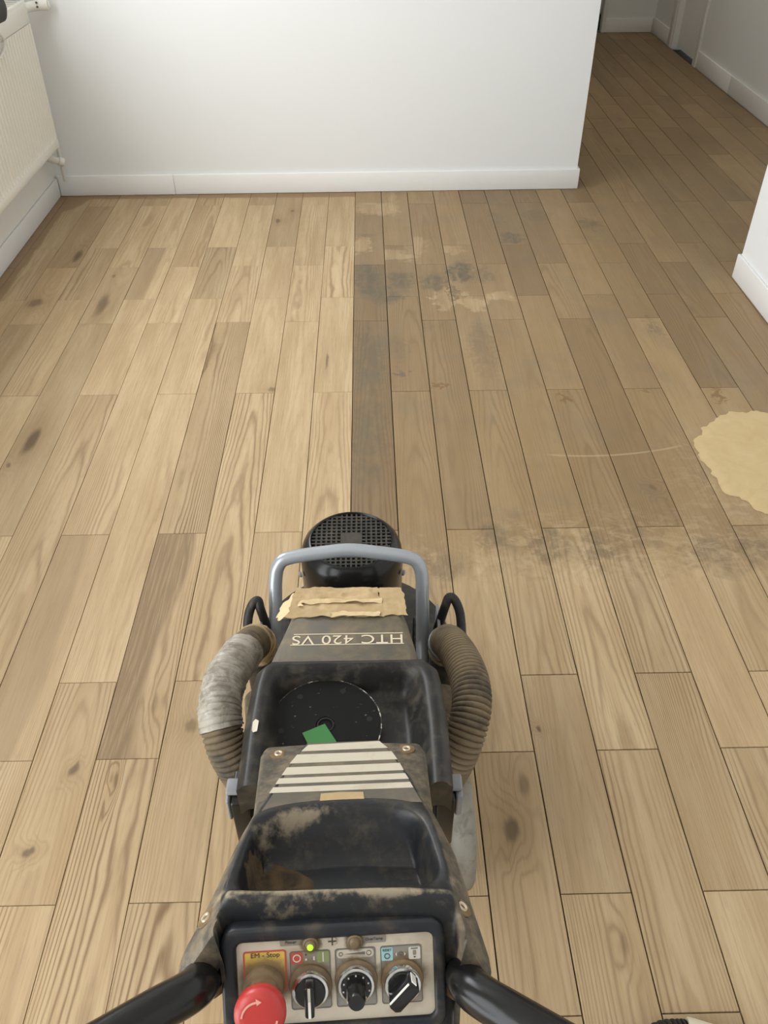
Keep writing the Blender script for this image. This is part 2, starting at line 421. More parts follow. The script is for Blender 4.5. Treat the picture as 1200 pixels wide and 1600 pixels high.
M_MOTOR = grimy('black_motor_paint', (0.008, 0.008, 0.008), DUST, 0.05, 20.0, 0.24, 0.55, 0.8, spec=0.32)
M_GRILLE = grimy('fan_grille', (0.024, 0.022, 0.018), (0.12, 0.10, 0.07), 0.45, 30.0, 0.5, 0.42, 0.7)
M_VOID = flat('grille_depth', (0.006, 0.006, 0.006), 0.8)
M_STEEL = grimy('grey_painted_tube', (0.33, 0.355, 0.385), (0.28, 0.25, 0.19), 0.35, 25.0, 0.28, 0.52, 0.75, spec=0.5, metal=0.35)
M_BRACKET = grimy('grey_plastic', (0.20, 0.205, 0.215), (0.25, 0.21, 0.16), 0.4, 25.0, 0.4, 0.5, 0.75)
M_HOSE = grimy('dusty_ribbed_hose', (0.030, 0.026, 0.020), (0.20, 0.150, 0.090), 0.85, 12.0, 0.6, 0.30, 0.60)
M_RUBBER = grimy('black_rubber', (0.012, 0.012, 0.013), DUST, 0.25, 25.0, 0.55, 0.5, 0.75)
M_TAPE = grimy('silver_cloth_tape', (0.33, 0.30, 0.25), (0.125, 0.10, 0.072), 0.75, 38.0, 0.38, 0.42, 0.62, spec=0.5)
M_PAPER = grimy('tan_masking_paper', (0.42, 0.30, 0.155), (0.60, 0.45, 0.26), 0.6, 24.0, 0.75, 0.45, 0.7)
M_PAPER2 = grimy('pale_masking_paper', (0.62, 0.47, 0.27), (0.45, 0.33, 0.18), 0.5, 24.0, 0.75, 0.45, 0.7)
M_WHEEL = grimy('pale_grey_tyre', (0.25, 0.232, 0.195), (0.12, 0.10, 0.075), 0.6, 40.0, 0.7, 0.45, 0.7)
M_CREAM = grimy('cream_sticker', (0.54, 0.485, 0.385), (0.36, 0.28, 0.18), 0.5, 28.0, 0.5, 0.50, 0.75)
M_LETTER = flat('cream_print', (0.62, 0.54, 0.40), 0.6)
M_LINE = flat('panel_line', (0.13, 0.12, 0.11), 0.6)
M_REDL = flat('red_print', (0.46, 0.075, 0.05), 0.5)
M_GRNL = flat('green_print', (0.23, 0.28, 0.11), 0.5)
M_BLUL = flat('light_blue_print', (0.30, 0.52, 0.54), 0.5)
M_WHTL = flat('pale_print', (0.58, 0.55, 0.49), 0.5)
M_INK = flat('dark_print', (0.07, 0.06, 0.045), 0.6)
M_RED = grimy('red_mushroom', (0.47, 0.036, 0.032), (0.52, 0.20, 0.14), 0.35, 30.0, 0.34, 0.5, 0.75, spec=0.5)
M_ARROW = flat('faded_arrow_print', (0.72, 0.36, 0.28), 0.5)
M_COLLAR = grimy('dusty_brass_collar', (0.13, 0.09, 0.05), (0.26, 0.18, 0.10), 0.8, 30.0, 0.55, 0.35, 0.6)
M_CHROME = flat('chrome', (0.80, 0.81, 0.82), 0.12, 1.0)
M_KNOB = grimy('black_knob', (0.010, 0.010, 0.010), DUST, 0.25, 40.0, 0.24, 0.55, 0.75, spec=0.5)
M_WHITE = flat('white_pointer', (0.85, 0.84, 0.80), 0.4)
M_LENS = grimy('dusty_amber_lens', (0.16, 0.115, 0.065), (0.27, 0.20, 0.12), 0.6, 60.0, 0.35, 0.4, 0.7)
M_LED = NT('lit_green_led').set((0.3, 0.7, 0.02), 0.3, 0.0, 0.5, ((0.42, 1.0, 0.02, 1), 1.1))
M_GREEN = flat('green_paper', (0.030, 0.165, 0.036), 0.6)
M_DISC = grimy('chipped_black_steel', (0.008, 0.008, 0.007), (0.34, 0.30, 0.22), 0.7, 95.0, 0.5, 0.61, 0.68, spec=0.12)
M_CHIP = grimy('chipped_edge', (0.55, 0.52, 0.45), (0.03, 0.03, 0.03), 1.0, 75.0, 0.4, 0.40, 0.50)
M_RUST = grimy('rusty_screw_recess', (0.14, 0.085, 0.035), (0.25, 0.17, 0.08), 0.7, 60.0, 0.7, 0.4, 0.65)
M_EYE = flat('worn_screw_rim', (0.58, 0.50, 0.38), 0.35, 0.6)
M_DARKCLOTH = grimy('dark_grey_fabric', (0.045, 0.043, 0.042), (0.10, 0.10, 0.10), 0.4, 20.0, 0.8, 0.45, 0.7)
M_SAWDUST = None
t = NT('fine_sanding_dust'); g = t.n('ShaderNodeNewGeometry').outputs['Position']
n1 = t.noise(g, 14.0, 5.0, 0.6, 1.2); n2 = t.noise(g, 160.0, 3.0)
t.bump(t.add(t.mul(n1, .6), t.mul(n2, .4)), 0.5, 0.003)
M_SAWDUST = t.set(t.mix(n1, (0.47, 0.345, 0.175), (0.60, 0.465, 0.265)), 0.95, 0.0, 0.1)
M_CLUMP = grimy('brown_dust_layer', (0.095, 0.060, 0.028), (0.022, 0.018, 0.014), 0.9, 38.0, 0.95, 0.40, 0.66, bump=0.8)
M_CUFF = flat('cream_hose_cuff', (0.66, 0.60, 0.46), 0.5)

# the control panel lies in this frame: origin, across, down the face, outward
_th, _e = math.radians(2.2), math.radians(38)
P_EX = Vector((math.cos(_th), math.sin(_th), 0)); _bk = Vector((math.sin(_th), -math.cos(_th), 0))
P_N = _bk*math.cos(_e)+Vector((0, 0, math.sin(_e))); P_B = _bk*math.sin(_e)-Vector((0, 0, math.cos(_e))); P_O = Vector((.022, .311, .802))
def panel_print(name, col, dirt=0.55):
    """printed panel surface with brown dust caked round the four controls"""
    t = NT(name); g = t.n('ShaderNodeNewGeometry').outputs['Position']
    n1 = t.noise(g, 60.0, 4.0, .62, .5); n2 = t.noise(g, 19.0, 4.0, .6); h = None
    for (a, c, r) in ((-.0600, .0430, .0275), (-.0225, .0450, .0235), (.0154, .0430, .0225), (.0538, .0440, .0235), (-.0212, .0115, .0105), (.0154, .0115, .0105)):
        d = t.n('ShaderNodeVectorMath', operation='DISTANCE'); t.put(d.inputs[0], g); d.inputs[1].default_value = P_O+P_EX*a+P_B*c
        q = t.smooth(t.add(d.outputs['Value'], t.mul(t.sub(n1, .5), .012)), r, r*.62); h = q if h is None else t.mx(h, q)
    c = t.mix(t.mul(t.smooth(n2, .42, .68), dirt), col, (0.27, 0.20, 0.12))
    c = t.mix(t.mul(h, .86), c, t.mix(n1, (0.105, 0.070, 0.034), (0.20, 0.145, 0.080)))
    t.bump(n1, .2, .0005)
    return t.set(c, t.add(t.mul(h, .35), .45), 0.0, .35)
M_PLATE = panel_print('dusty_panel_plate', (0.56, 0.50, 0.40)); M_PGREY = panel_print('panel_field_grey', (0.25, 0.235, 0.21)); M_YEL = panel_print('yellow_label', (0.70, 0.48, 0.10), .3)

# ================================================================== the room
ZC = 2.50
YB0, YB1 = 4.262, 4.305            # back wall face at the left corner and at its right end
def by(x): return YB0 + (x+1.475)/(1.112+1.475)*(YB1-YB0)

# floor slab with the planks as its pieces
fl_me = MB().box(-1.7, 2.7, -3.3, 8.3, -0.12, -0.014).mesh(M_SUB)
floor = new_obj('floor', fl_me, kind='structure', label='oak plank floor, half of it sanded pale', cat='floor')
W = 0.13
A_LEN = [0.7, 0.5, 1.2]; B_LEN = [0.5, 0.7, 1.2]
def joints(col):
    L, y = (A_LEN, 4.110) if col % 2 == 0 else (B_LEN, 3.610)
    ys = [y]; k = 0; yy = y
    while yy > -1.0:
        yy -= L[k % 3]; k += 1; ys.append(round(yy, 4))
    yy = y; k = -1
    while yy < 8.6:
        yy += L[k % 3]; k -= 1; ys.insert(0, round(yy, 4))
    return ys
_pm = {}
def plank_mesh(w, l, mat):
    key = (round(w, 4), round(l, 4), mat.name)
    if key in _pm: return _pm[key]
    a, b, c = w/2, l/2, 0.0008
    v = [(-a, -b, -.014), (a, -b, -.014), (a, b, -.014), (-a, b, -.014),
         (-a, -b, -c), (a, -b, -c), (a, b, -c), (-a, b, -c),
         (-a+c, -b+c, 0), (a-c, -b+c, 0), (a-c, b-c, 0), (-a+c, b-c, 0)]
    f = [(0, 1, 2, 3), (8, 9, 10, 11)]
    for i in range(4):
        j = (i+1) % 4; f += [(i, j, 4+j, 4+i), (4+i, 4+j, 8+j, 8+i)]
    _pm[key] = mesh(v, f, mat); return _pm[key]
rng = random.Random(11)
SPECIAL = {  # (column, near joint y): tone, ringy, run, heart, warmth, darkheart
    (-4, 1.71): (-.10, 1.7, 0.4, -.35, .25, 0), (-4, 1.01): (.03, 1.0, 5.0, 0.0, .15, 1.0), (-3, 1.21): (.03, 1.15, 3.2, 0.05, .05, 0),
    (-3, 2.41): (.02, .25, 2.0, 0, .05, 0), (-2, 1.71): (.03, .3, 1.0, 0.2, .05, 0), (-1, 1.21): (.05, .8, 3.5, 0, .05, 0), (-1, 2.41): (.04, .25, 1.0, .6, .05, 0),
    (-1, 3.11): (.10, 1.1, 1.0, 0, 0, 0), (0, 1.71): (-.22, 1.8, 3.0, 0, .2, 0), (0, 2.91): (-.20, 1.2, 2.0, 0, .2, 0), (1, 2.41): (-.10, 1.0, 2.0, .2, .1, 0), (2, 2.91): (-.08, .6, 1., .1, .1, 0), (1, 1.21): (-.05, .9, 3.5, 0, .2, 0), (-8, 2.41): (-.10, .7, 1.0, .2, .5, .6),
    (-6, 2.91): (.06, .4, 1.0, .3, 0, 0), (-5, .01): (.02, 1.3, 2.0, .25, .25, 0), (-4, .51): (.01, 1.4, 1.2, .2, .25, 0), (-3, .01): (-.06, 1.6, 7.0, .1, .15, 0),
    (-3, .71): (-.02, .6, 1.2, .3, .25, 0), (2, .51): (-.06, .6, 1.0, .1, .35, 0), (3, .01): (.0, .8, 1.0, .3, .2, 0), (4, .51): (-.02, 1.2, 2.0, -.1, .2, 0),
    (4, 1.71): (-.02, .5, 1.0, .3, .3, 0), (5, .71): (-.05, 1.2, 1.5, .7, .3, 0), (3, 1.21): (-.01, .9, 3.2, 0, .2, 0), (2, 1.01): (.02, .5, 6.0, .0, .15, 0),
    (-5, 1.21): (.04, .5, .8, .5, .1, 0), (-6, 1.71): (.02, .8, 1.5, .4, .1, 0), (-7, 1.21): (-.05, 1.0, 2.0, .2, .25, 0), (-6, 1.01): (.0, .6, 1.0, -.5, .15, .5),
    (-5, 2.41): (.02, .7, 1.0, .5, .05, 0), (-4, 2.91): (.02, .7, 2.0, 0, .05, 0), (6, 1.71): (-.10, 1.0, 1.2, .3, .55, 0), (7, 1.21): (-.02, .6, 3., 0, .3, 0),
    (-2, 1.01): (.01, .6, 1.0, .3, .2, 0), (-7, 2.41): (.03, .3, 1, .3, 0, 0)}
def plank(x0, x1, y0, y1, col):
    gap = 0.0026 if col >= 0 else (0.0010 if rng.random() < .6 else 0.0018)
    gy = 0.0020 if col >= 0 else 0.0013
    o = new_obj('plank', plank_mesh(x1-x0-gap, y1-y0-gy, M_OAKW if (col >= 0 and y1 > 1.2) else M_OAK), floor)
    spots(o, x0, x1, y0, y1)
    o.location = ((x0+x1)/2, (y0+y1)/2, rng.uniform(-.0004, 0))
    s = None
    for (c, yj), v in SPECIAL.items():
        if c == col and abs(yj-y0) < .03: s = v
    if s is None:
        s = (rng.uniform(-.15, .09), rng.choice((.2, .3, .4, .6, .9)), rng.uniform(.6, 3.2), rng.uniform(-.5, .5), rng.choice((0, .05, .1, .2, .35)), 0.0 if rng.random() < .97 else 0.6)
    o['tone'], o['ringy'], o['run'], o['heart'], o['warmth'], o['darkheart'] = [float(k) for k in s]
for col in range(-12, 20):
    x0, x1 = col*W, (col+1)*W
    x0c, x1c = max(x0, -1.475), min(x1, 2.48)
    if x1c-x0c < .012: continue
    js = joints(col)
    for y1, y0 in zip(js, js[1:]):
        ya = max(y0, -0.75)
        yb = y1
        if x1 <= 1.13: yb = min(y1, by((x0c+x1c)/2)+.01)       # stops under the skirting of the back wall
        else: yb = min(y1, 7.985)
        if x0 >= 1.56: ya = max(ya, 2.2)                        # behind the partition
        if yb-ya < .015: continue
        plank(x0c, x1c, ya, yb, col)
# rest of the boards behind the camera
rear = MB()
for col in range(-12, 12):
    x0, x1 = max(col*W, -1.475), min((col+1)*W, 1.572)
    rear.box(x0+.001, x1-.001, -3.2, -0.752, -.014, 0.0)
ro = new_obj('board_field', rear.mesh(M_OAK), floor, kind='stuff')
for k, v in zip(('tone', 'ringy', 'run', 'heart', 'warmth', 'darkheart'), (0, .5, 1, 0, .1, 0)): ro[k] = float(v)
spots(ro, 90, 91, 90, 91)

def struct(name, me, label, cat='wall'):
    return new_obj(name, me, kind='structure', label=label, cat=cat)
# left wall with its two window openings
b = MB(); T = 0.22
ycuts = [-3.2]
for (y0, y1, z0, z1, w) in sorted(WINDOWS): ycuts += [y0, y1]
ycuts.append(4.40)
b.box(XL-T, XL, -3.42, ycuts[1], -.1, ZC)
b.box(XL-T, XL, ycuts[2], ycuts[3], -.1, ZC)
b.box(XL-T, XL, ycuts[4], ycuts[5], -.1, ZC)
for (y0, y1, z0, z1, w) in WINDOWS:
    b.box(XL-T, XL, y0, y1, -.1, z0); b.box(XL-T, XL, y0, y1, z1, ZC)
struct('wall_left', b.mesh(M_LEFTWALL), 'warm white wall behind the radiator')
# back wall, ends at the hall opening
v = [(XL, YB0, -.1), (1.112, YB1, -.1), (1.112, YB1+.10, -.1), (XL, YB0+.10, -.1)]
v += [(a, c, ZC) for a, c, _ in v]
struct('wall_back', mesh(v, [(0, 1, 2, 3), (4, 5, 6, 7), (0, 1, 5, 4), (1, 2, 6, 5), (2, 3, 7, 6), (3, 0, 4, 7)], M_WALL), 'bright white wall facing the camera')
struct('wall_right', MB().box(1.574, 1.65, -3.2, 3.247, -.1, ZC).mesh(M_WALL), 'white partition end at the right edge of the room')
struct('wall_rear', MB().box(XL, 1.65, -3.42, -3.2, -.1, ZC).mesh(M_WALL), 'white wall behind the camera')
struct('wall_hall_left', MB().box(1.0, 1.112, YB1+.105, 7.985, -.1, ZC).mesh(M_WALL), 'hidden left wall of the hall')
# hall right wall with its door opening between y 6.80 and 7.38
b = MB()
b.box(2.485, 2.60, 2.0, 6.80, -.1, ZC); b.box(2.485, 2.60, 7.40, 8.2, -.1, ZC); b.box(2.485, 2.60, 6.80, 7.40, 2.05, ZC)
struct('wall_hall_right', b.mesh(M_WALL), 'shaded white wall along the right of the hall')
b = MB(); b.box(2.075, 2.485, 7.985, 8.2, -.1, ZC); b.box(1.0, 1.25, 7.985, 8.2, -.1, ZC); b.box(1.25, 2.075, 7.985, 8.2, 2.05, ZC)
struct('wall_hall_end', b.mesh(M_WALL), 'shaded white wall at the far end of the hall')
struct('wall_hall_front', MB().box(1.655, 2.48, 1.9, 2.0, -.1, ZC).mesh(M_WALL), 'hidden near wall of the hall')
cl_ = struct('ceiling', MB().box(XL-T, 2.7, -3.45, 8.25, ZC, ZC+.1).mesh(M_CEIL), 'white ceiling above the room', 'ceiling')
new_obj('hall_fill_rim', MB().lathe([(.185, 2.43), (.20, 2.43), (.20, 2.4995), (.185, 2.4995)], 32, (1.85, 6.0, 0), (0, 0, 1), False).mesh(M_TRIM, True), cl_)  # unseen ring made up to go round the added hall fill light

# skirting boards
def board(pts, h, name='board', parent=None):
    """pts: four floor corners"""
    v = [(a, c, 0.0005) for a, c in pts] + [(a, c, h) for a, c in pts]
    me = mesh(v, [(0, 1, 2, 3), (4, 5, 6, 7), (0, 1, 5, 4), (1, 2, 6, 5), (2, 3, 7, 6), (3, 0, 4, 7)], M_TRIM)
    return bevel(me, .003, 2)
HB = 0.098; TB = 0.0115
bb = new_obj('baseboard_back', None, kind='structure', label='white skirting board below the bright back wall', cat='skirting board')
for xa, xb in ((-1.463, -0.8975), (-0.8965, 1.125)):
    new_obj('board', board([(xa, by(xa)-TB), (xb, by(xb)-TB), (xb, by(xb)-.0003), (xa, by(xa)-.0003)], HB), bb)
new_obj('board', board([(1.1125, by(1.112)), (1.125, by(1.112)), (1.125, YB1+.10), (1.1125, YB1+.10)], HB), bb)
struct('baseboard_left', board([(-1.4748, -3.19), (-1.463, -3.19), (-1.463, 4.249), (-1.4748, 4.249)], 0.088), 'white skirting board under the radiator', 'skirting board')
rb = new_obj('baseboard_right', None, kind='structure', label='white skirting board round the end of the right partition', cat='skirting board')
new_obj('board', board([(1.562, -3.19), (1.5738, -3.19), (1.5738, 3.259), (1.562, 3.259)], 0.100), rb)
new_obj('board', board([(1.5745, 3.2475), (1.662, 3.2475), (1.662, 3.259), (1.5745, 3.259)], 0.100), rb)
hb = new_obj('baseboard_hall', None, kind='structure', label='white skirting boards along the walls of the hall', cat='skirting board')
for ya, yb_ in ((2.01, 6.05), (6.052, 6.745)):
    new_obj('board', board([(2.470, ya), (2.4848, ya), (2.4848, yb_), (2.470, yb_)], .112), hb)
new_obj('board', board([(2.470, 7.475), (2.4848, 7.475), (2.4848, 7.972), (2.470, 7.972)], .112), hb)
new_obj('board', board([(2.075, 7.971), (2.469, 7.971), (2.469, 7.9848), (2.075, 7.9848)], .102), hb)
# hall door in the right wall
d1 = new_obj('door_1', None, kind='structure', label='grey-white closed door in the right wall of the hall', cat='door')
lf = MB().box(2.515, 2.55, 6.835, 7.375, .012, 2.03)
new_obj('door_leaf', lf.mesh(M_TRIM), d1)
new_obj('door_handle', MB().tube([(2.515, 6.90, 1.0), (2.47, 6.90, 1.0), (2.465, 6.91, 1.0), (2.465, 7.01, 1.0)], .009, 10).mesh(M_CHROME, True), d1)
for ya, yb_ in ((6.745, 6.80), (7.40, 7.475)):
    fr = MB().box(2.462, 2.4848, ya, yb_, .0005, 2.10)
    new_obj('frame_post', bevel(fr.mesh(M_TRIM), .004), d1)
for ya, yb_ in ((6.801, 6.834), (7.376, 7.399)):
    new_obj('frame_post', MB().box(2.47, 2.56, ya, yb_, .0005, 2.04).mesh(M_TRIM), d1)
new_obj('frame_head', MB().box(2.462, 2.4848, 6.745, 7.475, 2.101, 2.16).mesh(M_TRIM), d1)
# door at the end of the hall, only its frame edge shows
d2 = new_obj('door_2', None, kind='structure', label='white door frame beside a dark gap at the end of the hall', cat='door')
new_obj('frame_post', bevel(MB().box(2.045, 2.0745, 7.965, 8.08, .0005, 2.045).mesh(M_TRIM), .003), d2)
new_obj('frame_post', bevel(MB().box(1.251, 1.28, 7.965, 8.08, .0005, 2.045).mesh(M_TRIM), .003), d2)
new_obj('door_leaf', MB().box(1.285, 2.026, 8.03, 8.07, .012, 2.03).mesh(M_TRIM), d2)
new_obj('hinge', MB().lathe([(.007, 0), (.007, .11)], 10, (2.035, 8.022, .13)).mesh(M_CHROME, True), d2)
new_obj('dark_gap', MB().box(2.027, 2.044, 8.05, 8.08, .001, 2.04).mesh(M_SUB), d2)

# windows in the left wall (out of frame, they carry the daylight)
for i, (y0, y1, z0, z1, w) in enumerate(WINDOWS):
    wn = new_obj('window_%d' % (i+1), None, kind='structure', label=('wide window above the radiator' if i == 0 else 'tall window door behind the camera'), cat='window')
    ym = (y0+y1)/2
    def bar(ya, yb_, za, zb): new_obj('frame_bar', MB().box(XL-.13, XL-.07, ya, yb_, za, zb).mesh(M_FRAME), wn)
    bar(y0, y0+.07, z0, z1); bar(y1-.07, y1, z0, z1); bar(ym-.05, ym+.05, z0+.07, z1-.07); bar(y0+.07, y1-.07, z0, z0+.07); bar(y0+.07, y1-.07, z1-.07, z1)
    for ya, yb_ in ((y0+.07, ym-.05), (ym+.05, y1-.07)):
        new_obj('pane', MB().box(XL-.103, XL-.097, ya, yb_, z0+.07, z1-.07).mesh(M_GLASS), wn)
    new_obj('sill', MB().box(XL-.20, XL+.03, y0-.03, y1+.03, z0-.03, z0).mesh(M_FRAME) if i == 0 else MB().box(XL-.20, XL, y0, y1, z0-.02, z0).mesh(M_FRAME), wn)

# ================================================================== radiator
RX, RY1, RY0, RZ0, RZ1 = -1.36, 4.10, 1.30, 0.285, 0.862
rad = new_obj('radiator', None, label='cream white panel radiator with fine vertical ribs on the left wall', cat='radiator')
rad.location = (RX-.05, (RY0+RY1)/2, RZ0)
ro_ = tuple(rad.location)
b = MB(); prof = []
nrib = 84; p = (RY1-RY0-.03)/nrib
for k in range(nrib):
    for q, d in ((0, 0), (.28, 0), (.46, .010), (.76, .010), (.94, 0)):
        prof.append((RY0+.015+(k+q)*p, d))
prof.append((RY1-.015, 0))
n = len(prof); v = []
for z, f in ((RZ0+.035, 0), (RZ0+.06, 1), (RZ1-.10, 1), (RZ1-.075, 0)):
    for y, d in prof: v.append((RX-d*f, y, z))
fs = []
for r in range(3):
    for k in range(n-1): fs.append((r*n+k, r*n+k+1, (r+1)*n+k+1, (r+1)*n+k))
b.add(v, fs)
new_obj('ribbed_front', b.mesh(M_RAD, False, ro_), rad)
b = MB(); b.box(RX-.012, RX, RY0, RY1, RZ0, RZ0+.035); b.box(RX-.012, RX, RY0, RY1, RZ1-.075, RZ1)
b.box(RX-.012, RX, RY0, RY0+.015, RZ0+.035, RZ1-.075); b.box(RX-.012, RX, RY1-.015, RY1, RZ0+.035, RZ1-.075)
new_obj('front_rim', bevel(b.mesh(M_RAD, False, ro_), .003), rad)
new_obj('back_panel', MB().box(RX-.09, RX-.078, RY0, RY1, RZ0, RZ1).mesh(M_RAD, False, ro_), rad)
b = MB(); b.box(RX-.078, RX-.0125, RY1-.006, RY1, RZ0+.01, RZ1); new_obj('side_cover', b.mesh(M_RAD, False, ro_), rad)
tg = MB()
tg.box(RX-.09, RX-.075, RY0, RY1-.004, RZ1, RZ1+.008); tg.box(RX-.016, RX-.001, RY0, RY1-.004, RZ1, RZ1+.008)
for k in range(70):
    y = RY0+.01+k*.04; tg.box(RX-.075, RX-.016, y, y+.012, RZ1, RZ1+.006)
new_obj('top_grille', tg.mesh(M_RAD, False, ro_), rad)
# upper valve with its two screw holes, lower valve and pipe
vv = MB(); vv.tube(spline([(RX-.045, 4.10, .832), (RX-.03, 4.15, .832), (RX+.0, 4.19, .833), (RX+.06, 4.215, .835)]), .020, 14)
vv.lathe([(.0, -.028), (.024, -.026), (.026, .0), (.024, .026), (0, .028)], 16, (RX+.035, 4.205, .838), (1, 0, 0), False)
upv = new_obj('upper_valve', vv.mesh(M_VALVE, True, ro_), rad)
b = MB()
for dz in (0, .016): b.lathe([(.0045, 0), (.0045, .003)], 8, (RX+.020, 4.178, .832+dz), (0, -1, .15))
new_obj('screw_hole', b.mesh(M_INK, True, ro_), upv)
b = MB(); b.tube(spline([(RX-.03, 4.105, .315), (RX-.03, 4.135, .30), (RX-.034, 4.165, .25), (RX-.05, 4.205, .11), (RX-.05, 4.21, .089)]), .0085, 12)
new_obj('pipe', b.mesh(M_VALVE, True, ro_), rad)
b = MB(); b.lathe([(0, 0), (.016, .002), (.018, .02), (.016, .05), (.021, .054), (.021, .075), (0, .078)], 14, (RX-.080, 4.125, .225), (.8, .5, -.45), False)
b.lathe([(0, 0), (.012, 0), (.012, .06), (0, .062)], 12, (RX-.06, 4.10, .30), (0, .4, -1), False)
new_obj('lower_valve', b.mesh(M_VALVE, True, ro_), rad)

# dark bag hanging over the radiator top
bag = new_obj('hanging_bag', None, label='dark grey cloth bag hanging over the radiator top', cat='bag')
bag.location = (RX, 3.6, RZ1+.009); bo = tuple(bag.location)
v, fs = [], []
ns, nt = 20, 24
for i in range(ns+1):
    for j in range(nt+1):
        y = 3.20+.53*i/ns; e = min(1.0, (3.73-y)/.05+.0); e2 = min(1.0, (y-3.20)/.05)
        e = math.sin(max(0.05, min(e, e2))*math.pi/2)
        s_ = j/nt; a = s_*2*math.pi
        # a full lobe: section in x-z, hangs in front of the panel down to z .83 and stands above the top
        cx, cz = RX+.036, .915
        rx, rz = .036*e, .052*(.55+.45*e)
        w_ = 1+.10*mnoise.noise(Vector((y*14, math.cos(a)*2, math.sin(a)*2)))
        v.append((cx+rx*math.cos(a)*w_, y, cz+rz*math.sin(a)*w_))
for i in range(ns):
    for j in range(nt): fs.append((i*(nt+1)+j, i*(nt+1)+j+1, (i+1)*(nt+1)+j+1, (i+1)*(nt+1)+j))
fs.append(tuple(range(nt))); fs.append(tuple(ns*(nt+1)+k for k in range(nt)))
new_obj('body', mesh(v, fs, M_DARKCLOTH, True, bo), bag)
b = MB(); b.box(RX-.06, RX+.030, 3.30, 3.62, RZ1+.009, RZ1+.020)
new_obj('flap', bevel(b.mesh(M_DARKCLOTH, False, bo), .004), bag)
b = MB(); b.tube(spline([(RX+.02, 3.62, .85), (RX+.012, 3.70, .82), (RX+.008, 3.735, .79), (RX+.008, 3.70, .76), (RX+.008, 3.60, .75), (RX+.01, 3.45, .80), (RX+.02, 3.42, .85)]), .005, 8)
new_obj('cord', b.mesh(M_VALVE, True, bo), bag)

# ================================================================== floor grinder
GO = (0.02, 1.0, 0.0)
gr = new_obj('floor_grinder', None, label='dusty black and grey floor grinding machine standing on the oak planks', cat='floor grinder')
gr.location = GO
def part(name, me, parent=None, label=None): return new_obj(name, me, parent or gr, label)
GX = 0.017

# ---- grinding head
b = MB(); b.lathe([(.205, .012), (.215, .02), (.218, .075), (.210, .098), (.185, .112), (.10, .122), (0.02, .124)], 48, (GX, 1.235, 0))
part('head_shroud', b.mesh(M_BLACK, True, GO))
b = MB(); b.lathe([(.212, .0008), (.2185, .0008), (.2185, .022), (.212, .022)], 48, (GX, 1.235, 0), (0, 0, 1), False)
part('brush_skirt', b.mesh(M_RUBBER, True, GO))
b = MB(); b.box(GX-.115, GX+.115, .98, 1.14, .118, .20); part('head_bracket', bevel(b.mesh(M_BLACK, False, GO), .008))
# ---- motor
mo = MB(); mo.lathe([(.084, .124), (.084, .31)], 40, (GX, 1.225, 0))
for k in range(36):
    a = 2*math.pi*k/36; ax = Vector((math.cos(a), math.sin(a), 0)); ay = Vector((-math.sin(a), math.cos(a), 0))
    mo.obox(Vector((GX, 1.225, .215))+ax*.088, ax, ay, (0, 0, 1), .008, .0016, .085)
mot = part('motor_body', mo.mesh(M_MOTOR, False, GO))
fc = MB(); fc.lathe([(.098, .285), (.1005, .292), (.1015, .365), (.099, .384), (.094, .397), (.086, .406), (.082, .410), (.080, .4105), (.078, .408), (.077, .402)], 56, (GX, 1.225, 0), (0, 0, 1), False)
fan = part('fan_cover', fc.mesh(M_MOTOR, True, GO, 60))
b = MB(); b.lathe([(.079, .388), (.079, .390)], 40, (GX, 1.225, 0)); new_obj('grille_back', b.mesh(M_VOID, True, GO), fan)
b = MB(); R = .0785; pitch = .0098
for k in range(-8, 9):
    x = k*pitch; h = math.sqrt(max(0, R*R-x*x))
    if h > .01:
        b.box(GX+x-.0018, GX+x+.0018, 1.225-h, 1.225+h, .4035, .4075)
        b.box(GX-h, GX+h, 1.225+x-.0018, 1.225+x+.0018, .4037, .4077)
b.box(GX-.020, GX+.020, 1.205, 1.245, .4040, .4082)
new_obj('fan_grille', b.mesh(M_GRILLE, False, GO), fan)
for sx in (-1, 1):
    b = MB(); b.lathe([(0, .0), (.006, 0), (.006, .004), (.003, .0055), (0, .0058)], 10, (GX+sx*.0995, 1.195, .345), (sx, -.25, 0), False)
    new_obj('cover_screw', b.mesh(M_BRACKET, True, GO), fan)
# ---- terminal plate / side shroud wings seen beside the motor
for sx in (-1, 1):
    b = MB(); b.box(GX+sx*.130-.012, GX+sx*.130+.012, 1.03, 1.12, .115, .30)
    part('side_plate', bevel(b.mesh(M_BLACK, False, GO), .004))
# ---- lifting handle
pts = [(-.124, .985, .22), (-.122, 1.0, .28), (-.121, 1.016, .318), (-.1185, 1.060, .41), (-.1165, 1.078, .448), (-.110, 1.088, .472), (-.092, 1.0935, .485), (-.03, 1.098, .493),
       (.016, 1.100, .496), (.06, 1.097, .493), (.122, 1.0905, .485), (.140, 1.085, .472), (.1465, 1.075, .448), (.147, 1.056, .41), (.148, 1.012, .318), (.149, .996, .28), (.150, .982, .22)]
b = MB(); b.tube(spline(pts, 6), .0122, 16); part('lifting_handle', b.mesh(M_STEEL, True, GO))
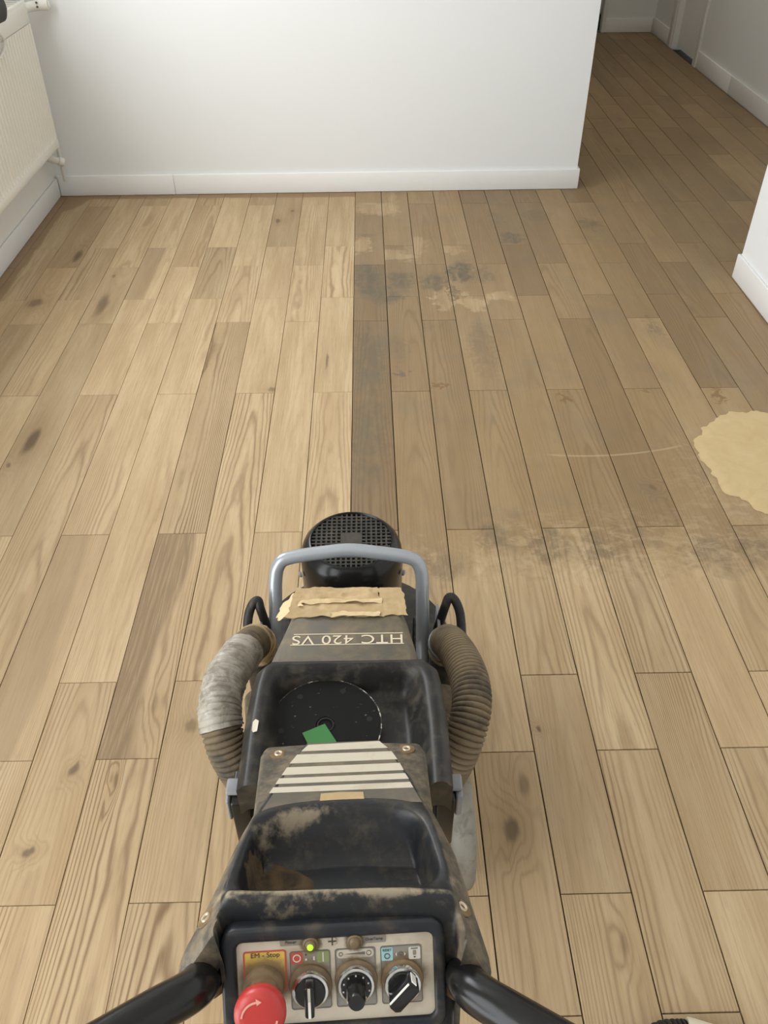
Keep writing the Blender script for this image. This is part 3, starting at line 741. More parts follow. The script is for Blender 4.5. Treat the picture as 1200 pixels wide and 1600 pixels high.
# ---- rear chassis, axle and wheels
b = MB(); b.box(GX-.10, GX+.10, .62, 1.02, .14, .19); part('chassis', bevel(b.mesh(M_BLACK, False, GO), .006))
b = MB(); b.lathe([(.010, -.20), (.010, .20)], 14, (GX+.002, .785, .108), (1, 0, 0)); part('axle', b.mesh(M_STEEL, True, GO))
for sx, xo in ((-1, -.122), (1, .184)):
    w_ = MB(); w_.lathe([(.060, -.021), (.096, -.021), (.103, -.016), (.1055, -.008), (.106, 0), (.1055, .008), (.103, .016), (.096, .021), (.060, .021)], 48, (xo+sx*.021, .785, .1062), (1, 0, 0), False)
    wh = part('wheel', w_.mesh(M_WHEEL, True, GO, 50))
    h_ = MB(); h_.lathe([(.012, -.018), (.060, -.015), (.060, .015), (.012, .018)], 28, (xo+sx*.021, .785, .1062), (1, 0, 0))
    new_obj('hub', h_.mesh(M_BRACKET, True, GO), wh)
# ---- mast under the covers
def ybar(b, x0, x1, ya, za, yb_, zb, th):
    d = Vector((0, yb_-ya, zb-za)); L = d.length/2; d.normalize(); nn = Vector((0, -d.z, d.y))
    b.obox(((x0+x1)/2, (ya+yb_)/2, (za+zb)/2), (1, 0, 0), d, nn, (x1-x0)/2, L, th/2)
b = MB(); ybar(b, -.085, -.045, .96, .17, .64, .50, .04); part('mast_bar', bevel(b.mesh(M_BLACK, False, GO), .004))
b = MB(); ybar(b, .080, .120, .96, .17, .64, .50, .04); part('mast_bar', bevel(b.mesh(M_BLACK, False, GO), .004))
b = MB(); ybar(b, -.06, .10, .60, .54, .40, .66, .06); part('mast_head', bevel(b.mesh(M_BLACK, False, GO), .008))
# posts behind the tray rails
for xo, nm in ((-.131, 'l'), (.1375, 'r')):
    b = MB(); b.box(xo, xo+.0235, .588, .640, .415, .5265); part('post', bevel(b.mesh(M_MOTOR, False, GO), .003))
    s_ = -1 if nm == 'l' else 1; xa = xo-.007 if nm == 'l' else xo-.004; xb = xo+.0275 if nm == 'l' else xo+.0335
    b = MB(); b.box(xa, xb, .600, .624, .527, .5335); b.box(*((xa, xo-.001) if nm == 'l' else (xo+.0245, xb)), .592, .624, .482, .527)
    part('clamp', bevel(b.mesh(M_BRACKET, False, GO), .003))

# ---- hood with the lettering
ho = [(1.004, .494, -.052, .078), (1.000, .501, -.064, .089), (.955, .508, -.071, .1015), (.931, .511, -.0755, .108), (.84, .523, -.097, .123), (.815, .524, -.101, .126)]
v, fs = [], []
for (y, z, xa, xb) in ho:
    row = [(xa-.012, y, z-.16), (xa-.004, y, z-.022), (xa+.002, y, z-.007), (xa+.012, y, z), (xb-.012, y, z), (xb-.002, y, z-.007), (xb+.004, y, z-.022), (xb+.012, y, z-.16)]
    v += row
m_ = 8
for i in range(len(ho)-1):
    for k in range(m_-1): fs.append((i*m_+k, i*m_+k+1, (i+1)*m_+k+1, (i+1)*m_+k))
v += [(x, 1.012, z-.16) for x, z in ((-.07, .50), (.10, .50))]
fs.append((0, 1, 2, 3, 4, 5, 6, 7)); fs.append(tuple((len(ho)-1)*m_+k for k in range(m_)))
hood = part('hood', mesh(v, fs, M_GREY, True, GO, 35))
def hoodz(y): return interp(-y, [(-a[0], a[1]) for a in ho])

def text_mesh(body, size, mat, xf, thick=0.0004, spacing=1.0, xscale=1.0):
    """xf maps (a, b, h) to the world; a runs along the line, b up the letters; centred"""
    cu = bpy.data.curves.new('lettering', 'FONT'); cu.body = body; cu.size = size; cu.align_x = 'CENTER'; cu.align_y = 'CENTER'; cu.space_character = spacing
    cu.extrude = thick/2
    to = bpy.data.objects.new('lettering', cu); C.objects.link(to)
    dg = bpy.context.evaluated_depsgraph_get(); dg.update()
    me = bpy.data.meshes.new_from_object(to.evaluated_get(dg))
    bpy.data.objects.remove(to, do_unlink=True); bpy.data.curves.remove(cu)
    for q in me.vertices: q.co = Vector(xf(q.co.x*xscale, q.co.y, q.co.z+thick/2))
    me.materials.clear(); me.materials.append(mat); return me
def hood_xf(a, bb_, h):
    # read from the front: letters' up points back to the operator
    y = .8722-bb_; x = .0175-a
    return (x-GO[0], y-GO[1], hoodz(y)+.0004+h-GO[2])
new_obj('lettering', text_mesh('HTC 420 VS', .0285, M_LETTER, hood_xf, .0005, 1.06, 1.13), hood)
for yy_, xa, xb in ((.8845, -.067, .1035), (.8602, -.071, .1045)):
    b = MB(); z = hoodz(yy_); b.box(xa, xb, yy_-.0007, yy_+.0007, z+.0002, z+.0009)
    new_obj('rule_line', b.mesh(M_LETTER, False, GO), hood)

# masking paper stuck over the front of the hood
def paper(x0, x1, y0, y1, mat, seed, amp=.0035, skew=0.0, lift=.0015, jag=.004, fn=None):
    nx, ny = 34, 20; v, fs = [], []
    for j in range(ny+1):
        for i in range(nx+1):
            a, c = i/nx, j/ny
            x = x0+(x1-x0)*a; y = y0+(y1-y0)*c
            if j == 0: y -= jag*(mnoise.noise(Vector((x*60+seed, 0, 0)))+.3)
            if j == ny: y += jag*mnoise.noise(Vector((x*60+seed, 5, 0)))
            if i == 0: x -= jag*1.5*mnoise.noise(Vector((0, y*70+seed, 2)))
            if i == nx: x += jag*1.5*mnoise.noise(Vector((3, y*70+seed, 2)))
            tp = (y-y0)/(y1-y0); xc = (x0+x1)/2; x = xc+(x-xc)*(1-skew*tp)
            nz = mnoise.noise(Vector((x*18+seed, y*75, seed)))
            crease = abs(nz)
            z = (hoodz(y) if y < 1.0 else .501-(y-1.0)*1.4) + lift + amp*(1.2*crease+.35*mnoise.noise(Vector((x*110, y*130, seed))))
            if fn: z += fn(x, y)
            v.append((x, y, z))
    for j in range(ny):
        for i in range(nx):
            q = j*(nx+1)+i; fs.append((q, q+1, q+nx+2, q+nx+1))
    nn_ = len(v); v2 = v+[(p[0], p[1], p[2]-.0008) for p in v]
    f2 = list(fs)+[tuple(reversed([k+nn_ for k in f])) for f in fs]
    rim = [i for i in range(nx+1)]+[j*(nx+1)+nx for j in range(1, ny+1)]+[ny*(nx+1)+i for i in range(nx-1, -1, -1)]+[j*(nx+1) for j in range(ny-1, 0, -1)]
    f2 += [(rim[k], rim[(k+1) % len(rim)], rim[(k+1) % len(rim)]+nn_, rim[k]+nn_) for k in range(len(rim))]
    return mesh(v2, f2, mat, True, GO, 50)
part('masking_paper', paper(-.082, .075, .925, 1.004, M_PAPER, 1.0, .006, .14), label='crumpled tan masking paper')
part('masking_paper', paper(.062, .113, .928, 1.006, M_PAPER, 7.0, .003, .30), label='crumpled tan masking paper')
part('masking_paper', paper(-.065, .072, .957, .966, M_PAPER2, 3.0, .006, .05, .004), label='torn pale paper edge')
part('masking_paper', paper(-.010, .070, .924, .934, M_PAPER2, 4.0, .003, .05, .004), label='torn pale paper edge')
def flapz(x, y): return -.9*max(0, -.062-x)*1.0
part('masking_paper', paper(-.102, -.062, .954, .992, M_PAPER2, 9.0, .006, .3, .004, .008, flapz), label='torn pale paper flap')

# ---- tray with raised rim
TXC = .0185
def tray_half(y): return interp(-y, [(-.81, .118), (-.79, .132), (-.76, .136), (-.69, .1385), (-.585, .137)])
def tray_z(y): return interp(-y, [(-.81, .548), (-.79, .553), (-.69, .563), (-.585, .575)])
v, fs = [], []
ys_ = [.812, .8095, .805, .799, .792, .785, .778, .770, .76, .74, .72, .70, .68, .66, .64, .62, .60, .586]
nx = 48
for y in ys_:
    hw = tray_half(y); zt = tray_z(y)
    for i in range(nx+1):
        a = -1+2*i/nx; a = math.copysign(abs(a)**.75, a) if True else a
        x = TXC+a*hw
        d = (1-abs(a))*hw                     # distance from the outer edge
        dep = .050*sstep(.020, .055, d)*sstep(.800, .768, y)
        lip = -.012*sstep(.012, 0, d)-.020*sstep(.008, 0, .812-y)
        v.append((x, y, zt-dep+lip))
n1 = nx+1
for j in range(len(ys_)-1):
    for i in range(nx): q = j*n1+i; fs.append((q, q+1, q+n1+1, q+n1))
# outer skirt
loop = [i for i in range(n1)] + [j*n1+nx for j in range(1, len(ys_))] + [(len(ys_)-1)*n1+i for i in range(nx-1, -1, -1)] + [j*n1 for j in range(len(ys_)-2, 0, -1)]
base_i = len(v)
for q in loop: v.append((v[q][0], v[q][1], v[q][2]-.055 if v[q][2] > .53 else v[q][2]-.03))
for k in range(len(loop)):
    k2 = (k+1) % len(loop); fs.append((loop[k], loop[k2], base_i+k2, base_i+k))
tray = part('tray', mesh(v, fs, M_BLACK, True, GO, 55))
b = MB(); b.prism([(-.1075, .675), (-.1055, .671), (-.100, .672), (-.0995, .690), (-.1045, .694), (-.1075, .689)], 0, .0012, lambda a, c, h: (a, c, tray_z(c)-.0005+h+(.0015 if a > -.102 else 0)))
new_obj('paint_chip', b.mesh(M_CREAM, False, GO), tray)

# ---- control housing (ruled grid between its two outer edges)
th, al = math.radians(2.2), math.radians(24.9)
EX = Vector((math.cos(th), math.sin(th), 0)); BK = Vector((math.sin(th), -math.cos(th), 0))
ES = BK*math.cos(al)+Vector((0, 0, math.sin(al))); EN = ES.cross(EX); EN = EN if EN.z > 0 else -EN
HO = Vector((.022, .556, .704))
def cs(t_, s_, h): return HO+EX*t_+ES*s_+EN*h
LE = [(-.0780, -.0106, -.003), (-.0866, -.0100, -.002), (-.0936, .0016, -.004), (-.0922, .1081, -.008), (-.1072, .1624, -.014), (-.1205, .2073, -.022), (-.1308, .236, -.030), (-.139, .2541, -.036), (-.1422, .265, -.045), (-.1400, .2730, -.052)]
RE = [(.0770, -.0026, -.003), (.0855, -.0018, -.002), (.0913, .0127, -.004), (.0878, .1159, -.008), (.1029, .1762, -.014), (.109, .2267, -.022), (.1138, .2562, -.030), (.1169, .2763, -.036), (.118, .2825, -.045), (.1150, .2900, -.052)]
QK = [0, .012, .05, .40, .58, .73, .83, .90, .96, 1.0]
def edge_pt(E_, q):
    return tuple(interp(q, [(k, e[i]) for k, e in zip(QK, E_)]) for i in range(3))
CL = [(-.01, -.040), (0, -.0427), (.061, -.066), (.125, -.087), (.177, -.0975), (.235, -.1050), (.30, -.1060)]
CR = [(-.01, .039), (0, .0419), (.073, .0683), (.135, .0808), (.189, .0882), (.25, .0905), (.30, .0900)]
def well(t_, s_):
    c = -.0065; hw = .0805+(s_-.14)*.115
    tt = (t_-c)/hw; ss = (s_-.1795)/.0605
    top = .010*(tt*tt)                         # the far edge bows away in the middle
    ss2 = (s_-top-.1785)/.0615 if s_ < .18 else (s_-.1785)/.0625
    r = (abs(tt)**5+abs(ss2)**5)**.2
    return r, tt, ss2
nq, nv = 130, 110; v, fs = [], []; TS = []; outside = []
for i in range(nq+1):
    q = i/nq
    l, r = edge_pt(LE, q), edge_pt(RE, q)
    for j in range(nv+1):
        a = j/nv; t_ = l[0]+(r[0]-l[0])*a; s_ = l[1]+(r[1]-l[1])*a
        cl, cr = interp(s_, CL), interp(s_, CR)
        if t_ < cl: k = min(1, (cl-t_)/max(1e-4, cl-l[0])); h = l[2]*k
        elif t_ > cr: k = min(1, (t_-cr)/max(1e-4, r[0]-cr)); h = r[2]*k
        else: h = 0.0
        if .08 < s_ < .27:                       # the rim round the well swells a little
            h += .0035*math.exp(-((well(t_, s_)[0]-1.10)/.10)**2)*sstep(.08, .13, s_)
        rr, tt, ss2 = well(t_, s_)
        dep = .044*(1-sstep(.88, 1.02, rr))*(.12+.88*sstep(-1.02, -.45, ss2))
        h -= dep
        inside = sstep(-.108, -.098, t_)*sstep(.096, .086, t_)
        h += .0065*math.exp(-((s_-.2480-.06*t_)/.0065)**2)*inside
        h -= inside*max(0.0, s_-.2545-.06*t_)*6.0
        h -= .006*sstep(.004, 0, min(a, 1-a)*(r[0]-l[0]))
        if q < .03: h -= .006*(1-q/.03)
        v.append(cs(t_, s_, h)); TS.append((t_, s_, h)); outside.append(t_ < cl-.001 or t_ > cr+.001)
n1 = nv+1
for i in range(nq):
    for j in range(nv): q = i*n1+j; fs.append((q, q+1, q+n1+1, q+n1))
def skin(t_, s_): return min(TS, key=lambda k: (k[0]-t_)**2+(k[1]-s_)**2)[2]
loop = [i for i in range(n1)] + [j*n1+nv for j in range(1, nq+1)] + [nq*n1+i for i in range(nv-1, -1, -1)] + [j*n1 for j in range(nq-1, 0, -1)]
base_i = len(v)
for q in loop:
    w_ = Vector(v[q]); v.append(w_-EN*.028+(Vector((HO.x, w_.y, w_.z))-w_)*.06)
for k in range(len(loop)):
    k2 = (k+1) % len(loop); fs.append((loop[k], loop[k2], base_i+k2, base_i+k))
hm = mesh(v, fs, M_HOUSE, True, GO, 60)
at_d = hm.attributes.new('dust', 'FLOAT', 'POINT'); at_f = hm.attributes.new('flange', 'FLOAT', 'POINT')
for k_, (t_, s_, h) in enumerate(TS):
    rr = well(t_, s_)[0]
    d_ = math.exp(-((s_-.2480-.06*t_)/.0050)**2)*sstep(-.108, -.098, t_)*sstep(.098, .082, t_)
    d_ = max(d_, .9*math.exp(-((rr-.95)/.12)**2)*sstep(.165, .135, s_)*sstep(.010, -.035, t_))
    d_ = max(d_, .55*math.exp(-((rr-1.16)/.06)**2)*sstep(.20, .235, s_))
    at_d.data[k_].value = d_; at_f.data[k_].value = 1.0 if outside[k_] else 0.0
house = part('control_housing', hm)
def surf(poly, mat, h=.0006, th_=.0006, name='patch', parent=None, label=None):
    b = MB(); b.prism(poly, h, h+th_, lambda a, c, hh: cs(a, c, hh)); return new_obj(name, b.mesh(mat, False, GO), parent or house, label)
# dusty grey top label with five cream stripes
surf([(-.0408, -.004), (.0405, -.002), (.0530, .030), (.0660, .075), (.0770, .118), (.040, .114), (-.02, .1125), (-.06, .117), (-.0830, .1215), (-.0690, .079), (-.0560, .036)], M_GREY, .0003, .0005, 'top_label')
ST = [((-.0397, .0005), (.0400, .0005), (.0500, .0168), (-.0478, .0139)), ((-.0525, .0205), (.0515, .0240), (.0575, .0400), (-.0592, .0380)), ((-.0621, .0468), (.0597, .0485), (.0638, .0664), (-.0677, .0634)),
      ((-.0695, .0714), (.0650, .0747), (.0690, .0900), (-.0740, .0862)), None]
ST = [((-.0397, .0005), (.0400, .0000), (.0490, .0150), (-.0472, .0130)), ((-.0515, .0195), (.0525, .0225), (.0580, .0390), (-.0588, .0365)), ((-.0612, .0440), (.0600, .0465), (.0632, .0605), (-.0660, .0580)),
      ((-.0685, .0640), (.0640, .0665), (.0672, .0770), (-.0715, .0740)), ((-.0735, .0800), (.0680, .0830), (.0705, .0930), (-.0768, .0895))]
for s4 in ST: surf(list(s4), M_CREAM, .0009, .0004, 'cream_stripe')
surf([(-.024, .0955), (-.004, .0945), (.019, .0965), (.020, .1115), (.0, .1105), (-.025, .1115)], M_PAPER, .0009, .0006, 'tape_patch')
# screws
for (t_, s_) in ((-.0728, .0102), (.0696, .0146), (-.1187, .2432), (.0975, .2540)):
    h = skin(t_, s_)-.0004; SA = EN if s_ < .1 else (EN+EX*(.75 if t_ > 0 else -.75)).normalized()
    b = MB(); b.lathe([(.0095, .0), (.0090, .0010), (0.001, .0011)], 18, cs(t_, s_, h), SA); rc = new_obj('screw_recess', b.mesh(M_RUST, True, GO), house)
    b = MB(); b.lathe([(.0024, .001), (.0030, .0022), (.0042, .0024), (.0048, .0010)], 18, cs(t_, s_, h), SA, False); new_obj('screw', b.mesh(M_EYE, True, GO), rc)
# brown dust lying in the well
b = MB(); v, fs = [], []
nx_, ny_ = 30, 26
for j in range(ny_+1):
    for i in range(nx_+1):
        t_ = -.092+.090*i/nx_; s_ = .140+.072*j/ny_
        rr, tt, ss2 = well(t_, s_)
        dep = .044*(1-sstep(.88, 1.02, rr))*(.12+.88*sstep(-1.02, -.45, ss2))
        f = 1-((t_+.066)/.034)**2-((s_-.180)/.030)**2+.6*mnoise.noise(Vector((t_*70, s_*70, 1)))
        v.append(cs(t_, s_, -dep+max(-.006, min(.0035, .005*f))))
for j in range(ny_):
    for i in range(nx_): q = j*(nx_+1)+i; fs.append((q, q+1, q+nx_+2, q+nx_+1))
new_obj('dust_layer', mesh(v, fs, M_CLUMP, True, GO), house, 'brown grinding dust caked in the tray')

# ---- control panel
e38 = math.radians(38)
PN = BK*math.cos(e38)+Vector((0, 0, math.sin(e38))); PB = BK*math.sin(e38)-Vector((0, 0, math.cos(e38)))
PO = Vector((.022, .311, .802))
def pf(a, c, h): return PO+EX*a+PB*c+PN*h
def pxf(a0, c0, up_=-1):
    return lambda a, c, h: pf(a0+a, c0-c, h)-Vector(GO)
b = MB(); out_ = rrect(-.0955, .0905, -.0045, .0905, .014); inn = rrect(-.0825, .0805, .0075, .0790, .006)
b.ring(out_, inn, -.030, .004, pf)
bez = part('panel_bezel', bevel(b.mesh(M_CASE, False, GO), .003, 2, 60))
b = MB(); b.prism(rrect(-.0840, .0820, .0060, .0805, .007), -.006, 0.0, pf)
plate = part('panel_plate', b.mesh(M_PLATE, False, GO))
def lab(x0, x1, y0, y1, mat, h=.0003, r=.0016, name='label_field', parent=None):
    b = MB(); b.prism(rrect(x0, x1, y0, y1, r, 3), h-.0002, h, pf); return new_obj(name, b.mesh(mat, False, GO), parent or plate)
def fr_(x0, x1, y0, y1, mat, w_=.0008, h=.0006, r=.0022):
    b = MB(); b.ring(rrect(x0, x1, y0, y1, r, 3), rrect(x0+w_, x1-w_, y0+w_, y1-w_, r*.6, 3), 0.0, h, pf); return new_obj('label_border', b.mesh(mat, False, GO), plate)
def txt(body, a, c, size, mat, sp=1.0, xs=1.0):
    return new_obj('lettering', text_mesh(body, size, mat, lambda p_, q_, h: pf(a+p_, c-q_, .0007+h)-Vector(GO), .0002, sp, xs), plate)
# emergency stop label
lab(-.0765, -.0425, .0165, .0500, M_YEL, .0004); fr_(-.0772, -.0418, .0158, .0507, M_REDL, .0012)
txt('EM - Stop', -.0590, .0195, .0058, M_INK, 1.0, 1.05)
# three grey fields
for x0, x1 in ((-.0390, -.0054), (-.0014, .0322), (.0364, .0706)):
    lab(x0, x1, .0180, .0675, M_PGREY, .0003, .002); fr_(x0, x1, .0180, .0675, M_LINE, .0007)
lab(-.0380, -.0282, .0190, .0285, M_REDL, .0006)
b = MB(); b.ring([(-.0330+.0034*math.cos(k*.3142), .0238+.0034*math.sin(k*.3142)) for k in range(20)], [(-.0330+.0025*math.cos(k*.3142), .0238+.0025*math.sin(k*.3142)) for k in range(20)], .0005, .0009, pf); new_obj('ring_mark', b.mesh(M_WHTL, False, GO), plate)
lab(-.0262, -.0246, .0205, .0220, M_INK, .0006, .0004); lab(-.0262, -.0246, .0245, .0262, M_WHTL, .0006, .0004); lab(-.0195, -.0182, .0230, .0262, M_WHTL, .0006, .0004)
lab(-.0165, -.0062, .0190, .0285, M_GRNL, .0006); lab(-.0118, -.0107, .0198, .0278, M_WHTL, .0008, .0004)
# speed field: two circles with a wedge
lab(.0000, .0308, .0190, .0262, M_PLATE, .0006, .0030)
for cx, rr in ((.0035, .0018), (.0268, .0022)):
    b = MB(); b.ring([(cx+rr*math.cos(k*.3142), .0226+rr*math.sin(k*.3142)) for k in range(20)], [(cx+(rr-.0006)*math.cos(k*.3142), .0226+(rr-.0006)*math.sin(k*.3142)) for k in range(20)], .0005, .0009, pf); new_obj('ring_mark', b.mesh(M_LINE, False, GO), plate)
b = MB(); b.prism([(.0065, .0228), (.0235, .0214), (.0235, .0238)], .0005, .0009, pf); new_obj('wedge_mark', b.mesh(M_LINE, False, GO), plate)
# reset field
lab(.0372, .0468, .0195, .0305, M_BLUL, .0006, .0010)
txt('RESET', .0420, .0216, .0030, M_INK, .95, 1.0)
b = MB(); b.ring([(.0420+.0026*math.cos(k*.3142), .0266+.0026*math.sin(k*.3142)) for k in range(20)], [(.0420+.0016*math.cos(k*.3142), .0266+.0016*math.sin(k*.3142)) for k in range(20)], .0005, .0009, pf); new_obj('ring_mark', b.mesh(M_LINE, False, GO), plate)
b = MB(); b.ring([(.0532+.0020*math.cos(k*.3142), .0255+.0020*math.sin(k*.3142)) for k in range(20)], [(.0532+.0012*math.cos(k*.3142), .0255+.0012*math.sin(k*.3142)) for k in range(20)], .0004, .0008, pf); new_obj('ring_mark', b.mesh(M_LINE, False, GO), plate)
for sx in (-1, 1):
    b = MB(); b.prism([(.0532+sx*.0031, .0238), (.0532+sx*.0043, .0255), (.0532+sx*.0031, .0274)], .0004, .0008, pf); new_obj('arrow_mark', b.mesh(M_WHTL, False, GO), plate)
lab(.0600, .0698, .0200, .0305, M_WHTL, .0006, .0012); lab(.0620, .0678, .0208, .0218, M_LINE, .0008, .0003)
lab(.0635, .0663, .0226, .0270, M_PGREY, .0008, .0010); b = MB(); b.prism([(.0638, .0280), (.0660, .0280), (.0649, .0295)], .0005, .0009, pf); new_obj('arrow_mark', b.mesh(M_INK, False, GO), plate)
# lamp captions
lab(-.0465, -.0270, .0068, .0130, M_PGREY, .0004, .0012); txt('Power', -.0375, .0100, .0036, M_INK, 1.0, 1.0)
lab(.0190, .0414, .0078, .0146, M_PGREY, .0004, .0012); txt('OverTemp', .0315, .0112, .0034, M_INK, .95, 1.0)
# crossed screw between the lamps
b = MB(); b.lathe([(0.0005, .0012), (.0036, .0011), (.0038, .0002)], 18, pf(-.0031, .0108, 0), PN); sc_ = new_obj('plate_screw', b.mesh(M_EYE, True, GO), plate)
b = MB(); b.obox(pf(-.0031, .0108, .0013), EX, PB, PN, .0034, .0006, .0002); b.obox(pf(-.0031, .0108, .0013), EX, PB, PN, .0006, .0034, .0002); new_obj('slot', b.mesh(M_INK, False, GO), sc_)
# indicator lamps
for a, lit in ((-.0212, True), (.0154, False)):
    b = MB(); b.lathe([(.0064, 0), (.0064, .003), (.0050, .0045), (.0046, .0040)], 20, pf(a, .0115, 0), PN, False); lp = part('indicator_lamp', b.mesh(M_COLLAR, True, GO))
    b = MB(); b.lathe([(.0048, .0036), (.0044, .0056), (.0030, .0072), (.0005, .0078)], 18, pf(a, .0115, 0), PN); ln = new_obj('lens', b.mesh(M_LENS, True, GO), lp)
    if lit:
        b = MB(); b.lathe([(.0028, .0066), (.0024, .0082), (.0004, .0090)], 14, pf(a, .0115, 0), PN); new_obj('lit_spot', b.mesh(M_LED, True, GO), lp, 'glowing yellow-green light')
# emergency stop
b = MB(); b.lathe([(.0165, 0), (.0165, .006), (.0150, .009), (.0125, .0095), (.0125, .026), (.011, .030)], 32, pf(-.0610, .0440, 0), PN); part('stop_collar', b.mesh(M_COLLAR, True, GO, 40))
es_c = pf(-.0600, .0425, 0)
b = MB(); b.lathe([(.0130, .024), (.0175, .029), (.0198, .034), (.0205, .040), (.0200, .044), (.0180, .0470), (.0145, .0485), (.008, .0493), (.0005, .0495)], 40, es_c, PN); est = part('stop_button', b.mesh(M_RED, True, GO, 60), label='red mushroom emergency stop button')
for a0 in (0.75*math.pi, -0.25*math.pi):
    o1 = [(.0145*math.cos(a0+k*.11), .0145*math.sin(a0+k*.11)) for k in range(-6, 7)]; o2 = [(.0130*math.cos(a0+k*.11), .0130*math.sin(a0+k*.11)) for k in range(6, -7, -1)]
    b = MB(); b.prism(o1+o2, .0484, .0489, lambda a, c, h: es_c+EX*a+PB*c*-1+PN*(h+(.0003 if True else 0)))
    ae = a0-.66; b.prism([(.0112*math.cos(ae), .0112*math.sin(ae)), (.0163*math.cos(ae), .0163*math.sin(ae)), (.0138*math.cos(ae-.30), .0138*math.sin(ae-.30))], .0484, .0491, lambda a, c, h: es_c+EX*a+PB*c*-1+PN*h)
    new_obj('arrow_mark', b.mesh(M_ARROW, False, GO), est)
# three rotary switches
def rotary(a, c, ang, style):
    b = MB(); b.lathe([(.0180, 0), (.0175, .0022), (.0150, .0030)], 32, pf(a, c-.003, 0), PN); part('switch_gasket', b.mesh(M_COLLAR, True, GO))
    b = MB(); b.lathe([(.0150, .002), (.0152, .0090), (.0146, .0102), (.0128, .0106), (.0126, .0085)], 40, pf(a, c-.003, 0), PN, False); part('switch_ring', b.mesh(M_CHROME, True, GO, 50))
    b = MB(); b.lathe([(.0127, .006), (.0127, .0120), (.0120, .0132), (.0005, .0133)], 36, pf(a, c-.003, 0), PN)
    d = Vector((math.sin(ang), -math.cos(ang))); w2 = Vector((d.y, -d.x))
    def loc(p_, q_, h): return pf(a+d.x*p_+w2.x*q_, c-.003+d.y*p_+w2.y*q_, h)
    if style == 'lever':
        k_ = part('switch_knob', b.mesh(M_KNOB, True, GO, 40))
        b = MB(); b.prism(rrect(-.0125, .0125, -.0038, .0038, .002, 3), .0125, .0260, loc); new_obj('lever', bevel(b.mesh(M_KNOB, False, GO), .0008), k_)
        b = MB(); b.prism(rrect(.0015, .0122, -.0011, .0011, .0005, 2), .0258, .0264, loc); new_obj('pointer', b.mesh(M_WHTL, False, GO), k_)
        b = MB(); b.prism(rrect(-.0120, .0015, -.0011, .0011, .0005, 2), .0258, .0265, loc); new_obj('pointer', b.mesh(M_WHITE, False, GO), k_)
    elif style == 'pot':
        k_ = part('switch_knob', b.mesh(M_KNOB, True, GO, 40))
        b = MB()
        for i in range(9):
            an = math.radians(-135+270*i/8); p_, q_ = math.cos(an), math.sin(an)
            b.obox(pf(a+math.sin(an)*.0108, c-.003-math.cos(an)*.0108, .0134), EX, PB, PN, .0006, .0006, .0003)
        new_obj('scale_mark', b.mesh(M_WHTL, False, GO), k_)
        b = MB(); b.lathe([(.0078, .012), (.0074, .0300), (.0064, .0325), (.0005, .0330)], 24, pf(a, c-.003, 0), PN); new_obj('grip', b.mesh(M_KNOB, True, GO, 40), k_)
        b = MB(); b.obox(loc(0, .0072, .0225), Vector(loc(1, 0, 0))-Vector(loc(0, 0, 0)), Vector(loc(0, 1, 0))-Vector(loc(0, 0, 0)), PN, .0006, .0006, .0085); new_obj('pointer', b.mesh(M_WHTL, False, GO), k_)
    else:
        k_ = part('switch_knob', b.mesh(M_KNOB, True, GO, 40))
        b = MB(); b.prism([(-.0140, -.0030), (-.0110, -.0062), (.0115, -.0062), (.0140, -.0030), (.0140, .0030), (.0115, .0062), (-.0110, .0062), (-.0140, .0030)], .0125, .0265, loc); new_obj('lever', bevel(b.mesh(M_KNOB, False, GO), .0010), k_)
        b = MB(); b.prism(rrect(-.0115, .0110, .0045, .0059, .0004, 2), .0262, .0270, loc); b.prism(rrect(.0136, .0144, -.0004, .0050, .0003, 2), .0140, .0268, loc); new_obj('pointer', b.mesh(M_WHITE, False, GO), k_)
rotary(-.0225, .0500, 0.0, 'lever'); rotary(.0154, .0480, 0.0, 'pot'); rotary(.0538, .0500, math.radians(45), 'paddle')

# ---- handle bars
HL = [(-.0925, .310, .738), (-.0895, .293, .762), (-.0885, .283, .775), (-.0905, .272, .788), (-.098, .262, .798), (-.115, .249, .807), (-.144, .227, .818), (-.168, .209, .827), (-.215, .172, .838), (-.25, .12, .845), (-.26, .05, .85)]
HR = [(.1300, .304, .738), (.1290, .288, .762), (.1292, .279, .774), (.132, .268, .786), (.1405, .257, .795), (.159, .242, .804), (.194, .217, .814), (.222, .197, .823), (.268, .160, .834), (.30, .11, .841), (.31, .04, .846)]
for H_ in (HL, HR):
    b = MB(); b.tube(spline(H_, 6), .0165, 18); hbar = part('handle_bar', b.mesh(M_MOTOR, True, GO))
    d = (Vector(H_[1])-Vector(H_[0])).normalized()
    b = MB(); b.lathe([(.0168, .004), (.0168, .026), (.0200, .0268), (.0225, .024), (.0232, .0)], 28, Vector(H_[0])+d*.002, d, False); part('handle_socket', b.mesh(M_RUST, True, GO, 40))
    b = MB(); b.tube(spline(H_, 6)[-20:], .0190, 18); new_obj('grip', b.mesh(M_RUBBER, True, GO), hbar)

